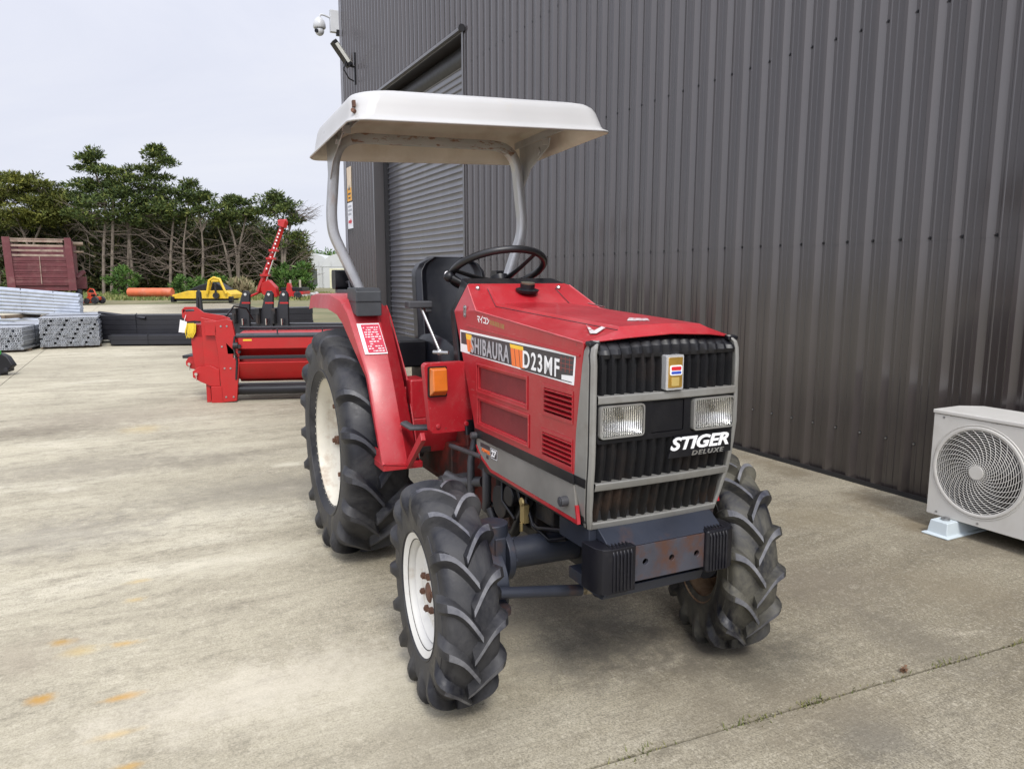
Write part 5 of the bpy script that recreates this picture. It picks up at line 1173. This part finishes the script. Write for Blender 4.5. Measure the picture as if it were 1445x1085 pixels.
# ------------------------------------------------------------------ metal stock
galv=mat('bright_galvanised_steel',(.50,.54,.60),.38,.65,.10,3,dirt=(.30,.32,.35),damt=.5,ds=5)
galv2=mat('dull_galvanised_posts',(.42,.44,.47),.5,.5,.15,9,dirt=(.18,.18,.19),damt=.5,ds=7)
blk=mat('black_painted_steel',(.012,.012,.016),.38,0,.2,3)
wood=mat('grey_timber_bearer',(.16,.12,.085),.9,0,.3,5)
dk=mat('dark_gap',(.01,.01,.01),.9)
def bundle(label,e1,e2,nr,nc,r,h1,h2,m_,group,cols_dir=(0,1,0),square=False,jit=.004,straps=(.3,.7),name='pipe_bundle',cat='steel bundle',base=0,hollow=False,fillend=False):
    """long bars between two end lattices; e1,e2 = lower front corners"""
    rg=random.Random(len(label)*7+nr); e1,e2=Vector(e1),Vector(e2); o=Vector((e1.x,e1.y,0)); D_=Vector(cols_dir).normalized(); W_=nc*2*r
    t=empty(name,label,cat,tuple(o),0,group); q=MB()
    ax=(e2-e1).normalized()
    for i in range(nr):
        for j in range(nc):
            if hollow is False and 0<i<nr-1 and 0<j<nc-1: pass
            a=e1-o+Vector((0,0,h1*(i+.5)/nr))+D_*(2*r*(j+.5)+rg.uniform(-jit,jit))-ax*rg.uniform(0,.06); b=e2-o+Vector((0,0,h2*(i+.5)/nr))+D_*(2*r*(j+.5)+rg.uniform(-jit,jit))+ax*rg.uniform(0,.06)
            if square:
                s=r*.96; Z=Vector((0,0,1)); z1=h1/nr*.48; z2=h2/nr*.48
                vs=[a-D_*s-Z*z1,a+D_*s-Z*z1,a+D_*s+Z*z1,a-D_*s+Z*z1,b-D_*s-Z*z2,b+D_*s-Z*z2,b+D_*s+Z*z2,b-D_*s+Z*z2]
                q.add(vs,[(0,1,2,3),(7,6,5,4),(0,4,5,1),(1,5,6,2),(2,6,7,3),(3,7,4,0)])
            else: q.tube([a,b],r*.97,8)
    obj('bars',q,m_,t,smooth=40 if not square else 0,fix=False)
    for f in straps:
        c=(e1-o).lerp(e2-o,f); h=h1+(h2-h1)*f; s=MB(); x=.012
        P=[c-D_*.008-Vector((0,0,.004)),c-D_*.008+Vector((0,0,h+.008)),c+D_*(W_+.008)+Vector((0,0,h+.008)),c+D_*(W_+.008)-Vector((0,0,.004))]
        s.tube(P,.010,4,closed=True); obj('strap',s,blk,t,smooth=0)
    return t
def bearer(px,py,Y,L_=1.0,h=.08,ang=0):
    p=at(px,py,Y); 
    q=MB(); q.box((-.05,0,0),(.05,L_,h)); o=obj('timber_bearer',q,wood,None,(p.x,p.y,0),(0,0,ang),bevel=.004); return o
# upper bright bundle on lower bright bundle
e=lambda px,py,Y:at(px,py,Y)
B2r=e(100,476,15.6); B2l=e(-45,474,16.8); B2r.z=.09; B2l.z=.09
bundle('bright galvanised pipe bundle at ground level, under the larger one',B2r,B2l,4,9,.052,.37,.37,galv,'galvanised pipe bundles',(-.55,.83,0),straps=(.25,))
B1r=e(115,446,15.5); B1l=e(-45,441,16.7); B1r.z=.535; B1l.z=.56
bundle('large bright galvanised pipe bundle lying on top of another bundle',B1r,B1l,7,9,.048,.44,.62,galv,'galvanised pipe bundles',(-.55,.83,0),straps=(.22,.5))
for k,(px,l_) in enumerate(((85,'timber bearer under the right end of the lower pipe bundle'),(20,'timber bearer under the middle of the lower pipe bundle'))): tag(bearer(px,478,15.6,.95,.09,-.2),l_,'timber')
for k,(px,l_) in enumerate(((60,'timber spacer between the two bright pipe bundles, nearer the right end'),(4,'timber spacer between the two bright pipe bundles at the photo edge'))):
    o=bearer(px,450,15.7,.95,.072,-.2); o.location.z=.462; tag(o,l_,'timber')
def postbundle(label,px0,px1,pyb,pyt,Y,ln,yaw,nc,nr,seed):
    rg=random.Random(seed); p=e(px0,pyb,Y); p1=e(px1,pyb,Y); w_=(p1-p).length; h=(pyb-pyt)*Y/FP*.985; s=w_/nc; hz=h/nr
    t=empty('post_bundle',label,'steel bundle',(p.x,p.y,0),yaw,'bundles of small galvanised posts'); q=MB(); z0=.045
    for i in range(nr):
        for j in range(nc):
            cx=s*(j+.5)+(.006 if i%2 else -.004); cz=z0+hz*(i+.5); y0=rg.uniform(-.03,.02)
            if (j-i//2)%6==5 and i%2==1: continue
            a=s*.43; b=hz*.43; ia=a*.55; ib=b*.55
            vs=[]
            for (u,v) in ((-a,-b),(a,-b),(a,b),(-a,b)): vs.append((cx+u,y0,cz+v))
            for (u,v) in ((-ia,-ib),(ia,-ib),(ia,ib),(-ia,ib)): vs.append((cx+u,y0,cz+v))
            for (u,v) in ((-ia,-ib),(ia,-ib),(ia,ib),(-ia,ib)): vs.append((cx+u,y0+.10,cz+v))
            for (u,v) in ((-a,-b),(a,-b),(a,b),(-a,b)): vs.append((cx+u,ln,cz+v))
            fs=[]
            for k in range(4):
                k2=(k+1)%4; fs+=[(k,k2,4+k2,4+k),(4+k,4+k2,8+k2,8+k),(k2,k,12+k,12+k2)]
            fs+=[(8,9,10,11),(15,14,13,12)]
            q.add(vs,fs,0)
    obj('posts',q,galv2,t,smooth=0,fix=False)
    q=MB(); q.box((s,.12,.045+hz),(w_-s,ln-.05,.045+h-hz*1.5)); obj('core',q,dk,t,smooth=0)
    q=MB()
    for y in (.3,ln-.3): q.box((-.02,y-.05,0),(w_+.02,y+.05,.045))
    obj('bearers',q,wood,t,smooth=0)
    for y in (.6,): q=MB(); q.tube([(-.008,y,.04),(-.008,y,.055+h),(w_+.008,y,.055+h),(w_+.008,y,.04)],.008,4,closed=True); obj('strap',q,blk,t,smooth=0)
    return t
postbundle('square bundle of small galvanised posts, ends facing out, beside the black steel',58,131,495,453,13.7,2.3,R(26),23,13,1)
postbundle('bundle of small galvanised posts at the left edge, half out of the photo',-34,26,499,466,13.0,2.2,R(15),18,9,2)
t=empty('steel_angle','two grey steel angles leaning between the post bundles','steel angle',tuple(e(50,480,14.2))[:2]+(0,))
for dx in (0,.16):
    q=MB(); q.tube([(.02+dx,0,.03),(-.30+dx,.25,.42)],.022,4); q.tube([(.05+dx,.0,.03),(-.27+dx,.25,.42)],.012,4); obj('angle_bar',q,galv2,t,smooth=0)
a=e(134,486,15.0); b=e(345,484,15.4); a.z=b.z=.07
bundle('black box-section steel stack behind, left half, with straps',a,b,5,5,.06,.50,.50,blk,'black steel stacks',(-.42,.9,0),True,straps=(.28,.62),name='steel_stack')
a=e(158,490,14.35); b=e(360,488,14.6); a.z=b.z=.03
bundle('low black steel stack in front of the taller black stack',a,b,2,4,.065,.175,.175,blk,'black steel stacks',(-.42,.9,0),True,straps=(.25,),name='steel_stack')
a=e(262,460,18.5); b=e(440,455,19.5); a.z=b.z=.05
bundle('long black steel stack behind the red implement',a,b,3,5,.07,.46,.50,blk,'black steel stacks',(-.42,.9,0),True,straps=(.5,),name='steel_stack')
a=e(139,441,15.3); b=e(205,449,15.1); q=MB(); q.tube([Vector((0,0,0)),b-a],.03,4); o=obj('steel_bar',q,blk,None,tuple(a),smooth=0); tag(o,'loose black bar lying askew on top of the tall black steel stack','steel bar')
# ------------------------------------------------------------------ maroon trailer
mar=mat('faded_maroon_paint',(.095,.018,.022),.6,0,.2,2,dirt=(.20,.10,.09),damt=.5,ds=2); mar2=mat('rusty_maroon_slats',(.20,.13,.10),.7,0,.3,3,dirt=(.30,.24,.19),damt=.8,ds=3,dlo=.4,dhi=.6)
p=at(13,433,34); m=34/FP*.84
t=empty('farm_trailer','high-sided maroon farm trailer with slatted tailgate, behind the galvanised pipes','trailer',(p.x,p.y,0),R(29))
q=MB(); W_=99*m
for i in range(5):
    z=.95+i*.26; q.box((.25,0,z),(W_-.25,.06,z+.235)); q.box((.25,-.03,z+.10),(W_-.25,0,z+.13))
obj('tailgate',q,mar,t,bevel=.01)
q=MB()
for z in (2.28,2.50,2.72,2.93): q.box((.15,.0,z),(W_-.4,.05,z+.10))
q.box((.1,-.01,3.05),(W_-.3,.05,3.10)); obj('slats',q,mar2,t,bevel=.005)
q=MB()
for (x0,x1) in ((-.10,.05),(W_-.10,W_+.10)):
    q=MB()
    q.add([(.02,-.08,.7),(.34,-.08,.7),(.26,-.08,3.15),(-.04,-.08,3.15),(.02,.15,.7),(.34,.15,.7),(.26,.15,3.15),(-.04,.15,3.15)] if x0<0 else [(W_-.30,-.08,.7),(W_+.02,-.08,.7),(W_-.06,-.08,3.15),(W_-.34,-.08,3.15),(W_-.30,.15,.7),(W_+.02,.15,.7),(W_-.06,.15,3.15),(W_-.34,.15,3.15)],[(0,1,2,3),(7,6,5,4),(0,4,5,1),(1,5,6,2),(2,6,7,3),(3,7,4,0)])
    obj('corner_post',q,mar,t,bevel=.01)
q=MB(); q.box((0,.1,.7),(W_,6,.95)); q.box((0,.1,.95),(.06,6,3.0)); q.box((W_-.06,.1,.95),(W_,6,3.0)); q.box((0,5.95,.9),(W_,6,3.0)); obj('bed',q,mar,t)
q=MB(); q.box((W_*.5-.02,-.1,1.0),(W_*.5+.01,-.06,2.3)); obj('release_rod',q,mar2,t)
q=MB(); q.box((W_,1.5,.75),(W_+.42,3.3,1.35)); q.tube([(W_,1.5,1.3),(W_+.3,1.6,1.55),(W_+.3,3.1,1.55),(W_,3.2,1.3)],.12,6); obj('mudguard',q,mar,t,bevel=.01)
for z,r_ in ((2.9,.09),(2.52,.05)): q=MB(); q.cyl((W_-.05,.5,z),(W_+.42,.5,z),r_,10); obj('timber_end',q,wood,t)
for x in (.2,W_+.05):
    for y in (1.9,2.9):
        q=MB(); q.lathe([(.2,-.14),(.42,-.14),(.47,-.08),(.47,.08),(.42,.14),(.2,.14),(.2,-.14)],24,axis='x',M=Matrix.Translation((x,y,.47))); wl=obj('wheel',q,M['tyre'],t,smooth=40)
        q=MB(); q.cyl((x-.05,y,.47),(x+.05,y,.47),.21,14); obj('rim',q,mar,wl)
# ride-on mower
org=mat('orange_red_paint',(.52,.06,.02),.45,0,.1,4)
p=at(129,430,37); t=empty('ride_on_mower','small orange-red ride-on mower parked beside the maroon trailer wheel','mower',(p.x,p.y,0)); t.scale=(.72,.72,.72)
q=MB(); q.box((-.15,-.3,.25),(.55,.4,.50)); q.box((-.1,-.25,.5),(.15,.35,.78)); obj('body',q,org,t,bevel=.05)
q=MB(); q.tube([(-.1,-.2,.8),(.1,-.2,1.05),(.35,-.2,1.0),(.5,-.2,.6)],.045,8); obj('guard_bar',q,org,t,smooth=50)
q=MB(); q.box((.10,-.2,.55),(.42,.3,.66)); q.box((.05,-.2,.6),(.12,.3,1.0)); obj('seat',q,M['black'],t,bevel=.04)
for x,r_ in ((-.05,.2),(.52,.26)):
    for y in (-.42,.42): q=MB(); q.lathe([(0,-.09),(r_*.85,-.09),(r_,-.05),(r_,.05),(r_*.85,.09),(0,.09)],20,axis='y',M=Matrix.Translation((x,y,r_))); obj('wheel',q,M['tyre'],t,smooth=40)
q=MB(); q.box((-.55,-.45,.06),(.15,.45,.2)); obj('cutter_deck',q,org,t,bevel=.04)
# orange tube
p=at(182,415,47); q=MB(); q.lathe([(.0,0),(.26,0),(.28,.02),(.28,2.85),(.26,2.88),(0,2.88)],20,axis='x'); o=obj('drain_pipe',q,mat('weathered_orange_plastic',(.50,.11,.04),.6,0,.15,2,dirt=(.45,.22,.15),damt=.5,ds=2),None,(p.x,p.y,.36),(0,0,R(-4)),smooth=40); tag(o,'long orange plastic tube lying on the verge right of the green bush','plastic tube')
q=MB(); 
for x in (.4,2.3): q.box((x,-.3,0),(x+.12,.3,.085))
for x in (.4,2.3): pass
q=MB(); q.box((.4,-.3,-.05),(.52,.3,.085)); o=obj('timber_block',q,wood,None,(p.x,p.y,0),(0,0,R(-4))); tag(o,'timber block under the left end of the orange tube','timber')
q=MB(); q.box((2.3,-.3,-.05),(2.42,.3,.085)); o=obj('timber_block',q,wood,None,(p.x,p.y,0),(0,0,R(-4))); tag(o,'timber block under the right end of the orange tube','timber')
# yellow topper
yel=mat('yellow_implement_paint',(.62,.40,.02),.45,0,.1,3,dirt=(.25,.16,.05),damt=.4,ds=4)
p=at(242,427,39.5); m=39.5/FP; t=empty('topping_mower','yellow tractor topping mower with black domed cover and A-frame, parked at the verge','implement',(p.x,p.y,0),R(2))
q=MB(); q.prism([(.05,.18),(3.2,.18),(3.2,.42),(2.9,.62),(.9,.60),(.05,.38)],0,1.8); obj('deck',q,yel,t,bevel=.03)
q=MB(); q.prism([(.7,.60),(2.9,.62),(2.3,1.02),(1.9,1.04),(1.4,.90)],.35,1.5); obj('domed_cover',q,M['black'],t,bevel=.06)
q=MB(); q.tube([(1.95,-.12,.45),(2.10,-.12,1.15),(2.35,-.12,1.30),(2.65,-.12,1.22),(2.95,-.12,.45)],.07,8); q.tube([(1.95,.1,.45),(2.2,.1,1.2),(2.6,.1,1.2),(2.85,.1,.5)],.05,8); q.box((2.2,-.15,1.08),(2.6,.12,1.28)); obj('a_frame',q,yel,t,smooth=40)
q=MB(); q.cyl((2.42,-.15,.4),(2.42,-.15,1.05),.06,10); q.cyl((2.42,-.2,.35),(2.42,.3,.35),.16,14); obj('drive_shaft',q,M['dark'],t)
for x in (.08,3.12): q=MB(); q.box((x-.08,-.1,.0),(x+.10,.3,.30)); obj('skid',q,M['black'],t,bevel=.03)
q=MB(); q.box((.2,.1,.06),(3.0,1.7,.18)); obj('cutting_rotor',q,M['dark'],t)
# red post driver
redi=mat('bright_red_implement_paint',(.38,.010,.010),.38,0,.1,3,dirt=(.25,.03,.02),damt=.4,ds=5)
Y=46.; O=at(362,421,Y); 
def Pm(px,py,dy=0): return tuple(at(px,py,Y+dy)-Vector((O.x,O.y,0)))
t=empty('post_driver','tall red post driver with leaning mast and white lettering, beyond the black steel','implement',(O.x,O.y,0))
q=MB(); a,b=Vector(Pm(366,412)),Vector(Pm(399,318)); q.tube([a,b],[.21,.16],4); mast=obj('mast',q,redi,t,bevel=.01,smooth=0)
q=MB(); a2,b2=Vector(Pm(374,402,-.1)),Vector(Pm(391,350,-.1)); q.tube([a2,b2],.05,8); obj('hydraulic_ram',q,M['chrome'],t,smooth=50)
q=MB(); q.tube([Vector(Pm(398,320)),Vector(Pm(401,311))],[.30,.26],6); q.tube([Vector(Pm(393,314)),Vector(Pm(405,313))],.16,6); obj('mast_head',q,redi,t,smooth=0)
q=MB(); q.prism([(Pm(350,0)[0],.55),(Pm(352,0)[0],.95),(Pm(362,0)[0],1.15),(Pm(372,0)[0],.7),(Pm(374,0)[0],.12),(Pm(362,0)[0],.02),(Pm(352,0)[0],.3)],-.3,.3); q.tube([Vector(Pm(352,419)),Vector(Pm(376,408))],.08,6); q.tube([Vector(Pm(370,400)),Vector(Pm(386,412))],.06,6); obj('base_frame',q,redi,t,bevel=.02,smooth=0)
q=MB(); q.prism([(Pm(383,0)[0],.12),(Pm(398,0)[0],.12),(Pm(395,0)[0],.5),(Pm(392,0)[0],.95),(Pm(388,0)[0],.95),(Pm(386,0)[0],.5)],-.1,.25); obj('stabiliser',q,redi,t,bevel=.02,smooth=0)
q=MB(); 
for f in (.35,.43,.52,.60,.66,.72,.77,.82,.87,.92): c=a.lerp(b,f); q.box((c.x-.03,c.y-.22,c.z-.04),(c.x+.05,c.y-.18,c.z+.05))
obj('mast_lettering',q,M['decwhite'],t,smooth=0)
for f in (.25,.5,.62): c=a.lerp(b,f); q=MB(); q.box((c.x-.24,c.y-.26,c.z-.06),(c.x+.26,c.y+.2,c.z+.08)); obj('mast_collar',q,redi,t,bevel=.01)
# flat deck
p=at(392,422,46); t=empty('flat_deck_trailer','low flat black and red trailer deck right of the red post driver','trailer',(p.x,p.y,0))
q=MB(); q.box((.2,0,.45),(1.55,1.6,.68)); obj('tray',q,M['black'],t,bevel=.02)
q=MB(); q.box((.15,-.02,.25),(1.6,1.62,.44)); obj('chassis',q,redi,t,bevel=.02)
for x in (.5,1.25): q=MB(); q.lathe([(0,-.1),(.2,-.1),(.24,-.05),(.24,.05),(.2,.1),(0,.1)],16,axis='y',M=Matrix.Translation((x,-.02,.22))); obj('wheel',q,M['tyre'],t,smooth=40)
for px,py,l in ((410,408,'short wooden post standing left behind the flat deck'),(424,416,'short wooden post at the right end of the flat deck')):
    p=at(px,py,47.5); q=MB(); q.cyl((0,0,-.1),(0,0,1.15),.07,8); o=obj('wooden_post',q,mat('pale_post_timber',(.34,.30,.23),.9),None,(p.x,p.y,0)); tag(o,l,'post')
# rubble heap
q=MB(); rg=random.Random(8)
for i in range(60):
    x,y=rg.gauss(0,.7),rg.gauss(0,.3); s=rg.uniform(.06,.2); z=max(0,.3-.3*abs(x))*rg.random(); q.sphere((x,y,z),s,6,sc=(1.2,1,.6))
p=at(443,413,50); tag(obj('rubble_heap',q,mat('pale_rubble',(.38,.37,.36),.9,0,.4,2),None,(p.x,p.y,0),smooth=0,fix=False),'low heap of pale rubble behind the tractor fender','rubble',kind='stuff')
# ------------------------------------------------------------------ ripper legs
Y=11.6; O=at(365,455,Y); O.z=0
t=empty('ripper_frame','black frame with three upright ripper legs standing behind the red implement','implement',tuple(O))
q=MB(); q.box((-1.0,.05,.50),(1.4,.25,.62)); q.box((-1.0,-.35,.0),(-.9,.55,.06)); q.box((1.3,-.35,0),(1.4,.55,.06)); q.box((-1.0,.1,.0),(-.9,.2,.6)); q.box((1.3,.1,0),(1.4,.2,.6)); obj('beam',q,blk,t,bevel=.01)
for px0,px1,pt in ((333,350,346),(366,383,379),(388,405,400)):
    x0=at(px0,450,Y).x-O.x; x1=at(px1,450,Y).x-O.x; xt=at(pt,412,Y).x-O.x
    q=MB(); q.prism([(x0-.02,.40),(x1+.02,.40),(x1+.02,.72),(xt+.065,1.08),(xt+.03,1.13),(xt-.03,1.13),(xt-.065,1.06),(x0,.70)],0,.07); lg=obj('ripper_leg',q,blk,t,bevel=.008)
    q=MB(); q.box((x0-.03,-.08,.62),(x0+.03,.12,.86)); q.cyl((x0+.01,-.10,.62),(x0+.01,-.10,.78),.012,8); obj('leg_clamp',q,M['dark'],lg,bevel=.004)
    q=MB(); q.cyl((xt,-.01,1.075),(xt,.08,1.075),.022,12); q.cyl((x1-.06,-.06,.60),(x1-.06,-.06,.70),.018,8); obj('pin',q,M['chrome'],lg)
    q=MB(); q.prism([(xt-.065,.93),(xt+.07,.93),(xt+.066,.955),(xt-.062,.955)],-.002,0); obj('red_band',q,redi,lg,smooth=0)
O2=at(281,440,12.5); q=MB(); q.prism([(-.09,0),(.09,0),(.035,1.09),(.0,1.13),(-.035,1.09)],0,.06,[[(-.02,.5),(.02,.5),(.005,1.0),(-.005,1.0)]]); q.box((-.2,-.3,0),(.2,.4,.05)); o=obj('hitch_prong',q,blk,None,(O2.x,O2.y,0),bevel=.006); tag(o,'pointed black steel prong standing behind the red implement hitch','implement part')
# ------------------------------------------------------------------ red implement behind the tractor
Yr=8.15; O=at(322,568,Yr); O=gr(322,568)
RI=empty('flail_mulcher','bright red tractor mulcher with hitch brackets and long red body, behind the rear tyre','implement',tuple(O),R(9))
mm=.00765
def X_(px): return (px-322)*mm
def Z_(py): return (568-py)*mm*1.02
def plate(name,pts,y0,y1,holes=(),par=RI,m_=None,bev=.005):
    q=MB(); q.prism([(X_(a),Z_(b)) for a,b in pts],y0,y1,[[(X_(a),Z_(b)) for a,b in h] for h in holes]); return obj(name,q,m_ or redi,par,bevel=bev)
plate('end_housing',[(314,568),(334,566),(341,503),(333,455),(326,452),(311,455),(309,470),(312,500)],0,.05,[[(332,501),(337,501),(336,507),(332,506)]])
plate('inner_plate',[(290,450),(312,455),(312,545),(303,545),(292,540)],.05,.075)
q=MB(); q.add([(X_(314),0,0.0),(X_(314),.05,Z_(545)),(X_(296),.62,Z_(545)),(X_(290),.62,.0),(X_(314),0,Z_(545))],[(0,4,2,3)]); q.box((X_(296),.05,0),(X_(316),.60,.02)); q.box((X_(292),.05,.0),(X_(298),.60,Z_(530))); q.box((X_(300),.0,.0),(X_(316),.03,Z_(545))); obj('skid_shoe',q,redi,RI,bevel=.004)
plate('top_link_bracket',[(264,440),(268,436),(283,436),(293,444),(318,448),(328,452),(326,460),(300,457),(280,455),(270,456),(264,450)],.10,.13,[[(268,440),(280,439),(281,442),(269,443)]])
plate('headstock_plate',[(274,460),(296,460),(300,470),(300,538),(290,542),(280,536),(275,500)],.09,.13,[[(291,482),(294,482),(294,528),(291,528)]])
q=MB(); q.box((X_(296),-.0,Z_(475)),(X_(312),.30,Z_(455))); q.box((X_(274),.09,Z_(478)),(X_(311),.34,Z_(460))); q.box((X_(296),.09,Z_(545)),(X_(312),.5,Z_(470))); obj('headstock_box',q,redi,RI,bevel=.006)
for pts,y in (([(258,514),(262,508),(276,505),(292,510),(292,524),(280,528),(264,524),(258,519)],.30),([(276,524),(284,518),(300,516),(312,522),(312,545),(300,545),(285,538),(276,532)],.02)):
    o=plate('lower_link_bracket',pts,y,y+.03); q=MB(); cx=(pts[0][0]+6,pts[0][1]+3); q.cyl((X_(cx[0]),y-.05,Z_(cx[1])),(X_(cx[0]),y+.08,Z_(cx[1])),.016,10); q.cyl((X_(cx[0]),y-.04,Z_(cx[1])),(X_(cx[0]),y-.04,Z_(cx[1]+9)),.006,6); obj('linkage_pin',q,M['chrome'],o)
for a_,b_ in ((318,462),(326,462),(320,520),(328,520),(320,560),(330,560),(318,490)):
    q=MB(); q.tube([(X_(a_),.0,Z_(b_)),(X_(a_),-.009,Z_(b_))],.010,6); obj('bolt_head',q,M['steel'],RI,smooth=0)
q=MB(); q.tube([Vector(v) for v in ((X_(322),.15,Z_(449)),(X_(330),.25,Z_(436)),(X_(345),.35,Z_(440)),(X_(352),.4,Z_(456)))],.010,8); obj('hydraulic_hose',q,M['black'],RI,smooth=60)
# long body
def bodyp(name,prof,x0,x1,m_,bev=.004):
    q=MB(); q.prism([(a,b) for a,b in prof],x0,x1,plane='yz'); return obj(name,q,m_,RI,bevel=bev)
xa,xb=X_(336),X_(336)+1.22
bodyp('body_cover',[(.05,.60),(.02,.70),(.10,.725),(.45,.745),(.55,.745),(.60,.60),(.55,.22),(.20,.20),(.10,.28),(.12,.50)],xa,xb,redi)
bodyp('upper_guard',[(.005,.58),(.005,.70),(.02,.70),(.03,.58)],xa+.03,xb,redi)
bodyp('front_lip',[(.0,.70),(.0,.725),(.09,.745),(.09,.72)],xa,xb,blk)
bodyp('lower_flap',[(.07,.28),(.10,.24),(.02,.44),(.0,.43)],xa,xb,redi)
bodyp('rotor_shaft',[(.00,.47),(.00,.505),(.05,.505),(.05,.47)],xa,xb,blk)
bodyp('rear_rail',[(.50,.757),(.50,.785),(.56,.785),(.56,.757)],xa-.05,xb,blk)
q=MB(); q.cyl((xa-.02,.10,.13),(xb,.10,.13),.062,16); q.cyl((xa,.02,.20),(xb,.02,.20),.012,8); obj('rear_roller',q,blk,RI,smooth=40)
q=MB(); q.cyl((xa-.02,-.01,.62),(xa+.03,-.01,.62),.035,14); q.tube([(xa,.0,.72),(xa-.02,-.01,.60),(xa+.01,-.01,.45),(xa-.01,0,.25)],.012,6); q.cyl((xa+.04,-.03,.61),(xa+.04,.02,.61),.022,10); q.cyl((xa+.04,-.03,.55),(xa+.04,.02,.55),.016,10); obj('chain_drive',q,M['dark'],RI,smooth=40)
q=MB(); q.box((xa+.08,.0035,.665),(xa+.17,.0048,.685)); obj('yellow_label',q,yel,RI,smooth=0)
q=MB(); 
for x in (.42,.9): q.box((xa+x,.09,.70),(xa+x+.012,.11,.79))
obj('cover_stays',q,blk,RI)
q=MB(); rg=random.Random(3)
for k in range(5):
    x=X_(272+k*2); q.tube([(x,.06,Z_(458)),(x-.02+rg.uniform(-.01,.02),.05,Z_(470)),(x-.02,.06,Z_(478)),(x+.015,.055,Z_(470)),(x+.02,.06,Z_(459))],.009,6)
o=obj('yellow_strap',q,mat('yellow_webbing',(.65,.47,.03),.7),None,tuple(O),(0,0,R(9)),smooth=60); tag(o,'looped yellow strap hanging on the red implement hitch','strap')
q=MB(); q.prism([(X_(263),Z_(453)),(X_(272),Z_(456)),(X_(268),Z_(471)),(X_(260),Z_(470))],.05,.052); q.tube([(X_(268),.051,Z_(455)),(X_(270),.08,Z_(447))],.003,4); o=obj('swing_tag',q,M['sticker'],None,tuple(O),(0,0,R(9)),smooth=0); tag(o,'white tag hanging from the red implement top bracket','tag')
# ------------------------------------------------------------------ black machine part at the left edge
O=gr(2,530); t=empty('machine_bracket','black machine bracket with green trim, cut off by the left photo edge','machine part',tuple(O))
m=O.y/FP
q=MB(); q.prism([(-.30,.03),(-.02,.02),(.09,.05),(.10,.08),(.17,.14),(.10,.26),(.03,.30),(-.05,.32),(-.30,.30)],0,.10); obj('bracket_body',q,M['black'],t,bevel=.012)
q=MB(); q.box((-.30,-.02,.0),(.0,.14,.035)); q.cyl((.08,-.02,.08),(.08,.12,.08),.03,12); obj('bracket_foot',q,blk,t,bevel=.004)
q=MB(); q.box((-.12,-.012,.29),(.02,.02,.345)); q.box((-.2,-.014,.05),(-.06,.0,.09)); obj('green_trim',q,mat('bright_green_paint',(.05,.38,.06),.4),t,bevel=.004)
